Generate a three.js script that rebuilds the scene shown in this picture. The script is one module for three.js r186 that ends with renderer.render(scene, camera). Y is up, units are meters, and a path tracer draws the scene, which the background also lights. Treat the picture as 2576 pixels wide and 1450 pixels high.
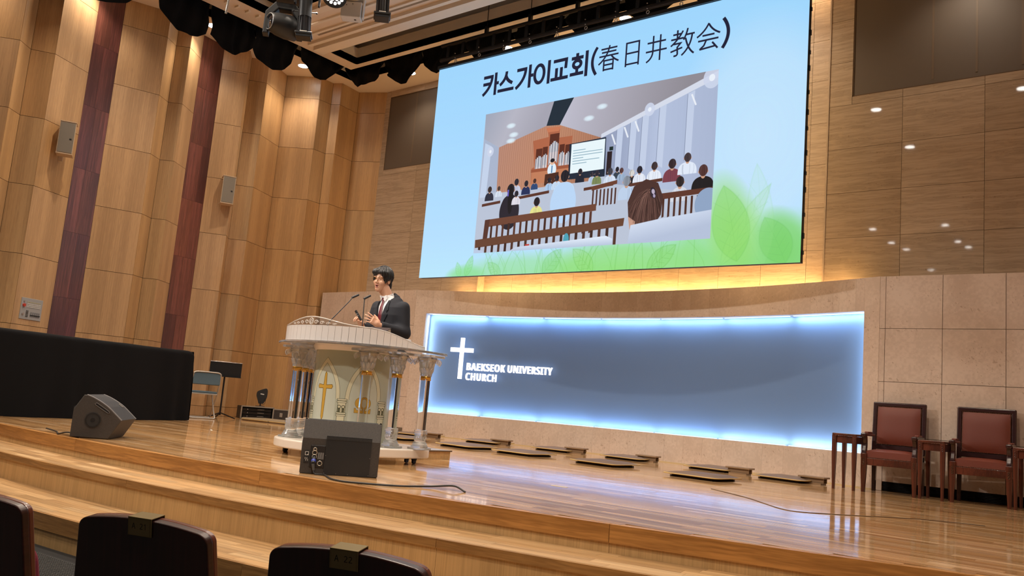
import * as THREE from 'three';
import { mergeGeometries, toCreasedNormals } from 'three/addons/utils/BufferGeometryUtils.js';
import { RoundedBoxGeometry } from 'three/addons/geometries/RoundedBoxGeometry.js';
import { RectAreaLightUniformsLib } from 'three/addons/lights/RectAreaLightUniformsLib.js';
import { FontLoader } from 'three/addons/loaders/FontLoader.js';
import { TextGeometry } from 'three/addons/geometries/TextGeometry.js';

// ---------- camera, exposure, lights of the hall ----------
const scene = new THREE.Scene();
scene.background = new THREE.Color(0x000000);
const camera = new THREE.PerspectiveCamera(37.33, 2576 / 1450, 0.05, 100);
camera.position.set(0, 0.56, 0);
const D = Math.PI / 180;
camera.rotation.set(7.97225 * D, 38.9928 * D, 4.7925 * D, 'YXZ');
const renderer = new THREE.WebGLRenderer({ antialias: true });
renderer.toneMapping = THREE.LinearToneMapping;
renderer.toneMappingExposure = 1.0;
renderer.shadowMap.enabled = true;
RectAreaLightUniformsLib.init();

const WARM = new THREE.Color(1, 0.86, 0.70), SOFT = new THREE.Color(1, 0.93, 0.84);
const CEIL = 6.437;
const DOWN = { side: 8, back: 4.5, centre: 24, house: 10, steps: 46 };   // candela of one ceiling downlight of each ring
const PAR = 80, FRONT = 56;                                 // stage lamps on the bars
const COVE = 90, NICHE = 42, SCREEN_GLOW = 0.25, BACKLIGHT = 52;

// ---------- helpers ----------
function rng(seed) { let a = seed >>> 0; return () => { a |= 0; a = a + 0x6D2B79F5 | 0; let t = Math.imul(a ^ a >>> 15, 1 | a); t = t + Math.imul(t ^ t >>> 7, 61 | t) ^ t; return ((t ^ t >>> 14) >>> 0) / 4294967296; }; }
const R0 = rng(7);
const lerp = (a, b, t) => a + (b - a) * t, clamp = (x, a = 0, b = 1) => Math.min(b, Math.max(a, x));
const sm = (a, b, x) => { const t = clamp((x - a) / (b - a)); return t * t * (3 - 2 * t); };
const used = new Map();
function numbered(name) { const n = used.get(name) ?? 0; used.set(name, n + 1); return n ? name + '_' + String(n).padStart(3, '0') : name; }
function obj(name, geo, material, parent) {
  const g = Array.isArray(geo) ? mergeAll(geo) : geo;
  const m = new THREE.Mesh(g, material);
  m.name = parent && parent !== scene ? name : numbered(name);
  m.castShadow = m.receiveShadow = true;
  (parent ?? scene).add(m);
  return m;
}
function mergeAll(list) {
  const a = list.map((g) => { const q = g.index ? g.toNonIndexed() : g.clone(); for (const k of Object.keys(q.attributes)) if (!['position', 'normal', 'uv', 'color'].includes(k)) q.deleteAttribute(k); if (!q.attributes.uv) q.setAttribute('uv', new THREE.BufferAttribute(new Float32Array(q.attributes.position.count * 2), 2)); return q; });
  if (a.some((q) => q.attributes.color) && !a.every((q) => q.attributes.color)) a.forEach((q) => q.deleteAttribute('color'));
  return mergeGeometries(a, false);
}
function group(name, x = 0, y = 0, z = 0, turn = 0) { const g = new THREE.Group(); g.name = numbered(name); g.position.set(x, y, z); g.rotation.y = turn; scene.add(g); return g; }
function sub(name, parent) { const g = new THREE.Group(); g.name = name; parent.add(g); return g; }
function tag(o, label, category, grp) { o.userData.label = label; o.userData.category = category; if (grp) o.userData.group = grp; return o; }
function structure(o, label) { o.userData.kind = 'structure'; if (label) o.userData.label = label; return o; }
const bx = (w, h, d, x = 0, y = 0, z = 0) => new THREE.BoxGeometry(w, h, d).translate(x, y, z);
const rb = (w, h, d, r, x = 0, y = 0, z = 0, s = 2) => new RoundedBoxGeometry(w, h, d, s, Math.min(r, w / 2.01, h / 2.01, d / 2.01)).translate(x, y, z);
const cyl = (r1, r2, h, x = 0, y = 0, z = 0, n = 24) => new THREE.CylinderGeometry(r1, r2, h, n).translate(x, y, z);
const sph = (r, x = 0, y = 0, z = 0, a = 16, b = 10) => new THREE.SphereGeometry(r, a, b).translate(x, y, z);
const V = (x, y, z) => new THREE.Vector3(x, y, z);
function tube(pts, r, seg = 24, rad = 8, closed = false) { return new THREE.TubeGeometry(new THREE.CatmullRomCurve3(pts.map((p) => p.isVector3 ? p : V(...p)), closed, 'catmullrom', 0.4), seg, r, rad, closed); }
function rod(a, b, r1, r2 = r1, n = 12) {
  const A = a.isVector3 ? a : V(...a), B = b.isVector3 ? b : V(...b), d = B.clone().sub(A), g = new THREE.CylinderGeometry(r2, r1, d.length(), n);
  g.applyQuaternion(new THREE.Quaternion().setFromUnitVectors(V(0, 1, 0), d.clone().normalize()));
  return g.translate((A.x + B.x) / 2, (A.y + B.y) / 2, (A.z + B.z) / 2);
}
function beam(a, b, w, h) {                                      // a box section from a to b
  const A = V(...a), B = V(...b), d = B.clone().sub(A), L = d.length(), g = new THREE.BoxGeometry(w, h, L);
  const m = new THREE.Matrix4().lookAt(B, A, Math.abs(d.y) / L > 0.99 ? V(1, 0, 0) : V(0, 1, 0)); m.setPosition(A.add(B).multiplyScalar(0.5));
  return g.applyMatrix4(m);
}
const lathe = (pts, n = 28) => new THREE.LatheGeometry(pts.map((p) => new THREE.Vector2(p[0], p[1])), n);
function poly(pts) { const s = new THREE.Shape(); pts.forEach((p, i) => i ? s.lineTo(p[0], p[1]) : s.moveTo(p[0], p[1])); s.closePath(); return s; }
function extrude(shape, depth, bevel = 0, seg = 2, curve = 12) { return new THREE.ExtrudeGeometry(shape, { depth: depth - 2 * bevel, bevelEnabled: bevel > 0, bevelSize: bevel, bevelThickness: bevel, bevelOffset: -bevel, bevelSegments: seg, curveSegments: curve }).translate(0, 0, bevel); }
// uv in metres by the side a face looks to
function uvm(g, ou = 0, ov = 0, turned = false) {
  if (g.index) { const t = g.toNonIndexed(); g = t; }
  if (!g.attributes.normal) g.computeVertexNormals();
  const p = g.attributes.position, n = g.attributes.normal, uv = new Float32Array(p.count * 2);
  for (let i = 0; i < p.count; i += 3) {
    let nx = 0, ny = 0, nz = 0;
    for (let k = 0; k < 3; k++) { nx += n.getX(i + k); ny += n.getY(i + k); nz += n.getZ(i + k); }
    nx = Math.abs(nx); ny = Math.abs(ny); nz = Math.abs(nz);
    for (let k = 0; k < 3; k++) {
      const j = i + k; let u, v;
      if (ny >= nx && ny >= nz) { u = p.getX(j); v = p.getZ(j); } else if (nx > nz) { u = p.getZ(j); v = p.getY(j); } else { u = p.getX(j); v = p.getY(j); }
      uv[j * 2] = (turned ? v : u) + ou; uv[j * 2 + 1] = (turned ? u : v) + ov;
    }
  }
  g.setAttribute('uv', new THREE.BufferAttribute(uv, 2));
  return g;
}
// a slab over plan points p -> q (x, z), t thick to the left of the way p -> q, between heights y0 and y1
function slab(p, q, t, y0, y1, gap = 0.004, ou = 0) {
  const dx = q[0] - p[0], dz = q[1] - p[1], L = Math.hypot(dx, dz), ex = dx / L, ez = dz / L;
  const g = new THREE.BoxGeometry(L - gap, y1 - y0 - gap, t);
  const p0 = g.attributes.position, uv = new Float32Array(p0.count * 2);
  for (let i = 0; i < p0.count; i++) { uv[i * 2] = p0.getX(i) + p0.getZ(i) + ou; uv[i * 2 + 1] = p0.getY(i) + (y0 + y1) / 2 + ou * 1.7; }
  g.setAttribute('uv', new THREE.BufferAttribute(uv, 2));
  g.rotateY(-Math.atan2(ez, ex));
  return g.translate((p[0] + q[0]) / 2 + ez * t / 2, (y0 + y1) / 2, (p[1] + q[1]) / 2 - ex * t / 2);
}
// ---------- computed textures ----------
const hsh = (x, y, s) => { let h = Math.imul(x, 374761393) + Math.imul(y, 668265263) + Math.imul(s, 1442695041) | 0; h = Math.imul(h ^ h >>> 13, 1274126177); return ((h ^ h >>> 16) >>> 0) / 4294967296; };
function vn(x, y, px, py, s) {
  const ix = Math.floor(x), iy = Math.floor(y), fx = x - ix, fy = y - iy, u = fx * fx * (3 - 2 * fx), v = fy * fy * (3 - 2 * fy), m = (a, b) => ((a % b) + b) % b;
  const a = hsh(m(ix, px), m(iy, py), s), b = hsh(m(ix + 1, px), m(iy, py), s), c = hsh(m(ix, px), m(iy + 1, py), s), d = hsh(m(ix + 1, px), m(iy + 1, py), s);
  return lerp(lerp(a, b, u), lerp(c, d, u), v);
}
const fb = (u, v, px, py, s, o = 3) => { let t = 0, a = 0.5, n = 0; for (let i = 0; i < o; i++) { t += a * vn(u * px, v * py, px, py, s + i * 17); n += a; a *= 0.5; px *= 2; py *= 2; } return t / n; };
function texture(w, h, fn, srgb = true) {
  const data = new Uint8Array(w * h * 4);
  for (let y = 0; y < h; y++) for (let x = 0; x < w; x++) { const c = fn(x / w, y / h), i = (y * w + x) * 4; data[i] = clamp(c[0]) * 255; data[i + 1] = clamp(c[1]) * 255; data[i + 2] = clamp(c[2]) * 255; data[i + 3] = 255; }
  const t = new THREE.DataTexture(data, w, h); t.wrapS = t.wrapT = THREE.RepeatWrapping; t.magFilter = THREE.LinearFilter; t.minFilter = THREE.LinearMipmapLinearFilter; t.generateMipmaps = true;
  if (srgb) t.colorSpace = THREE.SRGBColorSpace; t.needsUpdate = true; return t;
}
const sc = (t, u, v) => { const c = t.clone(); c.repeat.set(u, v); c.needsUpdate = true; return c; };
const mixc = (a, b, t) => [lerp(a[0], b[0], t), lerp(a[1], b[1], t), lerp(a[2], b[2], t)];
const gray = (v) => [v, v, v];
// grain runs along v; one tile covers 1 m x 2 m
const woodTex = sc(texture(512, 512, (u, v) => { const b = fb(u, v, 9, 1, 3, 2), g = fb(u, v, 90, 2, 5, 3), f = fb(u, v, 220, 24, 8, 2); const t = 0.45 * b + 0.3 * g + 0.25 * f; return mixc([0.86, 0.85, 0.84], [1, 1, 1], sm(0.25, 0.72, t)); }), 1, 0.5);
const cherryTex = sc(texture(512, 512, (u, v) => { const b = fb(u, v, 6, 1, 31, 2), g = fb(u, v, 70, 3, 33, 3), f = fb(u, v, 200, 16, 35, 2); return mixc([0.62, 0.62, 0.62], [1, 1, 1], sm(0.25, 0.75, 0.4 * b + 0.35 * g + 0.25 * f)); }), 1, 0.5);
const plankTex = sc(texture(512, 512, (u, v) => { const w = fb(u, v, 3, 8, 41, 2) * 0.12, g = fb(u + w, v, 2, 60, 43, 3), f = fb(u, v, 10, 200, 45, 2), b = fb(u, v, 2, 6, 47, 2); return mixc([0.74, 0.72, 0.70], [1, 1, 1], sm(0.25, 0.75, 0.35 * g + 0.3 * f + 0.35 * b)); }), 0.7, 1.6);
const fasciaTex = sc(texture(512, 256, (u, v) => { const w = fb(u, v, 5, 4, 51, 3), g = fb(u + w * 0.03, v + w * 0.07, 6, 60, 53, 3), f = fb(u, v, 30, 160, 55, 2); return mixc([0.78, 0.75, 0.72], [1, 1, 1], sm(0.25, 0.75, 0.5 * g + 0.25 * f + 0.25 * w)); }), 0.5, 1.5);
const riserTex = sc(texture(512, 256, (u, v) => { const g = fb(u, v, 160, 3, 61, 2), b = fb(u, v, 12, 3, 63, 3); return mixc([0.89, 0.88, 0.86], [1, 1, 1], sm(0.2, 0.8, 0.55 * g + 0.45 * b)); }), 1, 1);
const travTex = sc(texture(1024, 1024, (u, v) => {
  const w = fb(u, v, 4, 6, 71, 3), l = fb(u, v + (w - 0.5) * 0.05, 3, 34, 73, 4), f = fb(u, v + (w - 0.5) * 0.06, 10, 110, 75, 3), p = fb(u, v, 40, 130, 77, 2);
  let c = mixc([0.885, 0.87, 0.855], [1, 0.99, 0.98], sm(0.28, 0.74, 0.5 * l + 0.5 * f)); const q = sm(0.58, 0.72, fb(u, v, 14, 26, 79, 3)); c = mixc(c, [1, 0.98, 0.95], q * 0.5); if (p > 0.78 && l < 0.45) c = mixc(c, [0.78, 0.74, 0.70], sm(0.78, 0.86, p)); return c;
}), 0.8, 1.3);
const marbTex = sc(texture(1024, 1024, (u, v) => {
  const b = fb(u, v, 5, 5, 81, 4), f = fb(u, v, 60, 60, 83, 2), d1 = fb(u + 0.4 * v, v, 70, 40, 85, 2), m = fb(u, v, 7, 7, 87, 3), d2 = fb(u, v + 0.3 * u, 130, 90, 89, 2);
  let c = mixc([0.94, 0.93, 0.92], [1, 1, 1], sm(0.3, 0.7, 0.6 * b + 0.4 * f));
  const s = Math.max(sm(0.775, 0.82, d1) * sm(0.5, 0.66, m), sm(0.82, 0.87, d2) * sm(0.48, 0.66, m)); c = mixc(c, [0.70, 0.64, 0.58], s * 0.42);
  const w = sm(0.76, 0.84, fb(u - 0.5 * v, v, 18, 9, 91, 2)); return mixc(c, [1, 1, 1], w * 0.35);
}), 0.7, 0.7);
const fineBump = texture(256, 256, (u, v) => gray(fb(u, v, 64, 64, 101, 3)), false);
const speckTex = sc(texture(256, 256, (u, v) => gray(0.85 + 0.15 * sm(0.35, 0.7, fb(u, v, 90, 90, 103, 2)))), 6, 6);

const std = (o) => new THREE.MeshStandardMaterial(o), phy = (o) => new THREE.MeshPhysicalMaterial(o);
const col = (r, g, b) => new THREE.Color().setRGB(r, g, b);
const M = {
  woods: [[0.58, 0.355, 0.175], [0.555, 0.325, 0.14], [0.60, 0.375, 0.195], [0.55, 0.35, 0.17], [0.575, 0.335, 0.14]].map((c) => phy({ color: col(...c), map: woodTex, roughness: 0.42, clearcoat: 0.25, clearcoatRoughness: 0.3 })),
  cherry: [[0.24, 0.075, 0.055], [0.21, 0.062, 0.05], [0.27, 0.085, 0.055]].map((c) => phy({ color: col(...c), map: cherryTex, roughness: 0.4, clearcoat: 0.3, clearcoatRoughness: 0.25 })),
  joint: std({ color: col(0.12, 0.07, 0.035), roughness: 0.9 }),
  planks: [[0.70, 0.42, 0.20], [0.62, 0.35, 0.15], [0.74, 0.46, 0.235], [0.66, 0.385, 0.17], [0.56, 0.31, 0.13], [0.76, 0.495, 0.27]].map((c) => phy({ color: col(...c), map: plankTex, roughness: 0.085, specularIntensity: 0.75 })),
  treads: [[0.66, 0.42, 0.20], [0.60, 0.37, 0.165], [0.70, 0.47, 0.24], [0.57, 0.35, 0.16], [0.64, 0.39, 0.175]].map((c) => phy({ color: col(...c), map: plankTex, roughness: 0.38, clearcoat: 0.2, clearcoatRoughness: 0.3 })),
  fascia: phy({ color: col(0.58, 0.275, 0.075), map: fasciaTex, roughness: 0.36, clearcoat: 0.3, clearcoatRoughness: 0.25 }),
  nose: phy({ color: col(0.46, 0.245, 0.08), map: fasciaTex, roughness: 0.4, clearcoat: 0.2, clearcoatRoughness: 0.3 }),
  riser: std({ color: col(0.66, 0.42, 0.185), map: riserTex, roughness: 0.5 }),
  trav: [[0.50, 0.385, 0.275], [0.475, 0.365, 0.26], [0.53, 0.41, 0.295]].map((c) => phy({ color: col(...c), map: travTex, roughness: 0.03, specularIntensity: 0.9 })),
  recess: [[0.50, 0.385, 0.275], [0.475, 0.365, 0.26]].map((c) => std({ color: col(...c), map: travTex, roughness: 0.5 })),
  marble: [[0.68, 0.535, 0.43], [0.665, 0.52, 0.418], [0.69, 0.545, 0.44]].map((c) => std({ color: col(...c), map: marbTex, roughness: 0.42 })),
  ceil: std({ color: col(0.80, 0.67, 0.54), roughness: 0.9 }),
  beamPaint: std({ color: col(0.86, 0.76, 0.63), roughness: 0.85 }),
  darkVoid: std({ color: col(0.012, 0.011, 0.011), roughness: 0.95 }),
  darkGlass: std({ color: col(0.125, 0.092, 0.064), roughness: 0.6 }),
  carpet: std({ color: col(0.02, 0.02, 0.021), roughness: 0.95 }),
  blackCloth: phy({ color: col(0.0042, 0.0042, 0.005), roughness: 0.92, specularIntensity: 0.4, sheen: 0.08, sheenColor: new THREE.Color(0.2, 0.2, 0.24), sheenRoughness: 0.6, side: THREE.DoubleSide }),
  blackMetal: std({ color: col(0.012, 0.012, 0.014), roughness: 0.42, metalness: 0.3 }),
  blackGloss: std({ color: col(0.01, 0.01, 0.012), roughness: 0.22 }),
  blackPlastic: std({ color: col(0.015, 0.015, 0.016), roughness: 0.5 }),
  steel: std({ color: col(0.55, 0.55, 0.56), roughness: 0.3, metalness: 0.9 }),
  greyPaint: std({ color: col(0.36, 0.355, 0.35), roughness: 0.45 }),
  whitePaint: std({ color: col(0.72, 0.70, 0.66), roughness: 0.5 }),
};
// ---------- the stage floor ----------
const XC = -7.6, EDGE0 = -3.455, RS = 26.3;                       // the front edge is a shallow arc
const edgeZ = (x, off = 0) => EDGE0 - RS + Math.sqrt((RS + off) ** 2 - (x - XC) ** 2);
const floor = structure(group('floor'), 'glossy narrow plank stage floor');
{
  const W = 0.075, keep = [], r = rng(11), cam = new THREE.Vector3();
  camera.updateMatrixWorld(true); camera.updateProjectionMatrix();
  for (let row = 0; row < 97; row++) {
    const z1 = EDGE0 - 0.012 - row * W, z0 = z1 - W;
    if (z0 < -10.72) break;
    const half = Math.sqrt(Math.max(0, (RS - 0.012) ** 2 - (z1 - EDGE0 + RS) ** 2)), xl = Math.max(-13.45, XC - half), xr = Math.min(1.2, XC + half);
    if (xr - xl < 0.1) continue;
    let x = -14 + r() * 0.9;
    while (x < xr) {
      const L = 0.75 + r() * 0.5, a = Math.max(x, xl), b = Math.min(x + L, xr);
      x += L;
      if (b - a < 0.06) continue;
      keep.push({ a, b, z0, z1, m: Math.floor(r() * 6), t: (r() - 0.5) * 0.006, o: r() * 9 });
    }
  }
  for (const k of keep) {                                        // which show largest
    const c = V((k.a + k.b) / 2, 0, (k.z0 + k.z1) / 2), d = c.distanceTo(camera.position), n = c.clone().project(camera);
    k.size = Math.abs(n.x) < 1.05 && n.y > -1.05 && n.z < 1 ? (k.b - k.a) / (d * d * d) : 0;
  }
  keep.sort((p, q) => q.size - p.size);
  const make = (k) => uvm(new THREE.BoxGeometry(k.b - k.a - 0.0012, 0.018, k.z1 - k.z0 - 0.0010).rotateX(k.t).translate((k.a + k.b) / 2, -0.009, (k.z0 + k.z1) / 2), k.o, k.o * 0.37);
  keep.slice(0, 300).forEach((k) => obj('plank', make(k), M.planks[k.m], floor));
  for (let m = 0; m < 6; m++) { const far = obj('planks_behind', keep.slice(300).filter((k) => k.m === m).map(make), M.planks[m], floor); far.userData.kind = 'stuff'; }
  // subfloor under the planks, cut to the arc
  const pts = []; for (let i = 0; i <= 60; i++) { const x = lerp(-13.9, 1.6, i / 60); pts.push([x, -(edgeZ(x) - 0.01)]); }
  pts.push([1.6, 11.3], [-13.9, 11.3]);
  obj('subfloor', new THREE.ExtrudeGeometry(poly(pts), { depth: 0.5, bevelEnabled: false }).rotateX(-Math.PI / 2).translate(0, -0.52, 0), M.joint, floor);
}
// a curved board between two radii about the centre of the arc, cut in x
function arcBoard(off0, off1, y0, y1, xa, xb, n = 6, ou = 0, turned = false) {
  const pos = [], idx = [], uv = [];
  for (let i = 0; i <= n; i++) {
    const x = lerp(xa, xb, i / n), s = (x - XC) / RS, c = Math.sqrt(1 - s * s);
    for (const [o, y] of [[off0, y0], [off1, y0], [off1, y1], [off0, y1]]) pos.push(XC + (RS + o) * s, y, EDGE0 - RS + (RS + o) * c);
  }
  const P = (i, k) => pos.slice((i * 4 + k) * 3, (i * 4 + k) * 3 + 3);
  const out = [], ouv = [];
  const quad = (a, b, c, d, ua, ub, uc, ud) => { for (const [p, q] of [[a, ua], [b, ub], [c, uc], [a, ua], [c, uc], [d, ud]]) { out.push(...p); ouv.push((turned ? q[1] : q[0]) + ou, (turned ? q[0] : q[1]) + ou * 1.3); } };
  for (let i = 0; i < n; i++) {
    const xa2 = lerp(xa, xb, i / n), xb2 = lerp(xa, xb, (i + 1) / n), w = off1 - off0, h = y1 - y0;
    quad(P(i, 3), P(i, 2), P(i + 1, 2), P(i + 1, 3), [xa2, 0], [xa2, w], [xb2, w], [xb2, 0]);            // top
    quad(P(i, 1), P(i + 1, 1), P(i + 1, 2), P(i, 2), [xa2, 0], [xb2, 0], [xb2, h], [xa2, h]);            // front
    quad(P(i, 0), P(i + 1, 0), P(i + 1, 1), P(i, 1), [xa2, 0], [xb2, 0], [xb2, w], [xa2, w]);            // underside
    quad(P(i + 1, 0), P(i, 0), P(i, 3), P(i + 1, 3), [xb2, 0], [xa2, 0], [xa2, h], [xb2, h]);            // back
  }
  quad(P(0, 0), P(0, 1), P(0, 2), P(0, 3), [0, 0], [0.1, 0], [0.1, 0.1], [0, 0.1]);
  quad(P(n, 1), P(n, 0), P(n, 3), P(n, 2), [0, 0], [0.1, 0], [0.1, 0.1], [0, 0.1]);
  const g = new THREE.BufferGeometry();
  g.setAttribute('position', new THREE.Float32BufferAttribute(out, 3)); g.setAttribute('uv', new THREE.Float32BufferAttribute(ouv, 2)); g.computeVertexNormals();
  return g;
}
const FLOOR_Y = -0.55;
function stepFront(parent, off, top, noseH, bottom, nose, seams) {
  for (let i = 0; i + 1 < seams.length; i++) {
    obj('nosing', arcBoard(off - 0.06, off, top - noseH, top - 0.001, seams[i] + 0.0015, seams[i + 1] - 0.0015, 10, i * 0.7), nose, parent);
    obj('riser', arcBoard(off - 0.06, off - 0.012, bottom, top - noseH, seams[i] + 0.001, seams[i + 1] - 0.001, 10, i * 0.9), M.riser, parent);
  }
}
function treadPlanks(parent, off0, off1, y, rows, seed) {
  const r = rng(seed), w = (off1 - off0) / rows;
  for (let k = 0; k < rows; k++) {
    let x = -13.4 + r() * 0.5;
    while (x < 1.2) { const L = 0.40 + r() * 0.35; obj('plank', arcBoard(off0 + k * w + 0.0006, off0 + (k + 1) * w - 0.0006, y - 0.02, y, x + 0.0006, Math.min(x + L, 1.3) - 0.0006, 1, r() * 7), M.treads[Math.floor(r() * 5)], parent); x += L; }
  }
}
{
  const front = structure(group('trim_1'), 'orange wood fascia board along the curved stage edge');
  stepFront(front, 0.004, 0, 0.096, -0.15, M.fascia, [-13.4, -10.3, -7.35, -4.95, -2.42, 0.2, 1.3]);
  const s1 = structure(group('stage_step'), 'upper curved step below the stage edge');
  treadPlanks(s1, -0.03, 0.40, -0.15, 5, 21); stepFront(s1, 0.42, -0.15, 0.048, -0.35, M.nose, [-13.4, -10.9, -8.3, -5.8, -3.2, -0.6, 1.3]);
  obj('step_core', arcBoard(-0.05, 0.38, -0.36, -0.171, -13.4, 1.3, 24), M.joint, s1);
  const s2 = structure(group('stage_step'), 'lower curved step nearest the theatre seats');
  treadPlanks(s2, 0.39, 0.93, -0.35, 6, 23); stepFront(s2, 0.95, -0.35, 0.10, FLOOR_Y, M.nose, [-13.4, -11.6, -9.1, -6.6, -4.0, -1.5, 1.3]);
  obj('step_core', arcBoard(0.37, 0.91, -0.56, -0.371, -13.4, 1.3, 24), M.joint, s2);
  const a = structure(obj('floor', bx(26, 0.2, 22, -5, FLOOR_Y - 0.1, 8.2), M.carpet), 'black carpet of the seating area');
  // ribbed mat: raised diamond cords seen between the seats
  const mat = group('floor_mat', -5.2, FLOOR_Y, -2.08, 0.06), cords = [], W2 = 3.0, H2 = 0.8; tag(mat, 'black mesh mat on the floor between the seats and the lowest step', 'mat');
  obj('backing', bx(W2, 0.004, H2, 0, 0.002, 0), M.carpet, mat);
  for (let t = -W2 / 2 - H2; t < W2 / 2 + H2; t += 0.022) for (const q of [-1, 1]) { const f = (z) => t + q * z * 0.55; let z0 = -H2 / 2, z1 = H2 / 2; const xz = (x) => (x - t) / (q * 0.55); for (const e of [-W2 / 2, W2 / 2]) { const z = xz(e); if (f(z0) < -W2 / 2 && e < 0 || f(z0) > W2 / 2 && e > 0) z0 = z; if (f(z1) < -W2 / 2 && e < 0 || f(z1) > W2 / 2 && e > 0) z1 = z; } if (z1 - z0 < 0.02 || Math.abs(f(z0)) > W2 / 2 + 0.01 || Math.abs(f(z1)) > W2 / 2 + 0.01) continue; cords.push(beam([f(z0), 0.0055, z0], [f(z1), 0.0055, z1], 0.004, 0.004)); }
  const cm = obj('mesh_cords', cords, std({ color: col(0.055, 0.055, 0.055), roughness: 0.6 }), mat); cm.userData.kind = 'stuff';
}
// ---------- left wall: folded wood panels with two dark red bands ----------
{
  const wall = structure(group('wall_left'), 'folded light wood panelling with dark red vertical bands');
  const plan = [[-12.15, -10.72], [-12.71, -10.44], [-12.645, -9.95], [-12.81, -9.87], [-12.79, -9.57], [-13.33, -9.18], [-13.03, -8.56], [-13.22, -8.32], [-12.975, -8.12], [-13.23, -7.76], [-13.15, -7.31], [-12.87, -6.94], [-13.03, -6.78], [-12.84, -6.52], [-13.05, -5.88], [-12.985, -5.455], [-12.675, -4.835], [-12.84, -4.57], [-12.63, -4.34], [-12.95, -3.95], [-12.90, -3.5], [-12.62, -3.1], [-12.8, -2.9], [-12.6, -2.6], [-12.95, -2.0], [-12.9, -1.55], [-12.6, -0.9], [-12.8, -0.6], [-12.6, -0.3], [-12.9, 0.4]];
  const red = new Set([9, 14, 19, 24]), rows = [0, 0.162, 1.137, 2.111, 3.084, 4.058, 5.032, 6.006, CEIL], rowsR = [0, 0.65, 1.62, 2.597, 3.571, 4.545, 5.52, CEIL];
  const tint = [1, 1, 0, 3, 4, 1, 3, 4, 0, 0, 0, 3, 1, 0, 0, 0, 3, 1, 0, 2, 0, 3, 1, 4, 0, 0, 2, 1, 0];
  const r = rng(5);
  for (let i = 0; i + 1 < plan.length; i++) {
    const isRed = red.has(i), rr = isRed ? rowsR : rows;
    for (let k = 0; k + 1 < rr.length; k++) {
      if (isRed) {   // the bands are laid of two narrow boards side by side
        const mid = 0.35 + 0.3 * r(), p = plan[i], q = plan[i + 1], c = [lerp(p[0], q[0], mid), lerp(p[1], q[1], mid)];
        obj('panel', slab(c, p, 0.02, rr[k], rr[k + 1], 0.002, r() * 9), M.cherry[Math.floor(r() * 3)], wall);
        obj('panel', slab(q, c, 0.02, rr[k], rr[k + 1], 0.002, r() * 9), M.cherry[Math.floor(r() * 3)], wall);
      } else obj('panel', slab(plan[i + 1], plan[i], 0.02, rr[k], rr[k + 1], 0.006, r() * 9), M.woods[r() < 0.7 ? tint[i] : Math.floor(r() * 5)], wall);
    }
  }
  const back = plan.map((p, i) => { const a = plan[Math.max(0, i - 1)], b = plan[Math.min(plan.length - 1, i + 1)], dx = b[0] - a[0], dz = b[1] - a[1], L = Math.hypot(dx, dz); return [p[0] + dz / L * -0.0 - 0.012, p[1]]; });
  const shell = new THREE.Shape(); [...back.map((p) => [p[0] - 0.012, -p[1]]), [-14.2, -0.4], [-14.2, 10.9], [-12.16, 10.9]].forEach((p, i) => i ? shell.lineTo(...p) : shell.moveTo(...p)); shell.closePath();
  obj('backing', new THREE.ExtrudeGeometry(shell, { depth: CEIL + 0.6, bevelEnabled: false }).rotateX(-Math.PI / 2), M.joint, wall);
}
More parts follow.
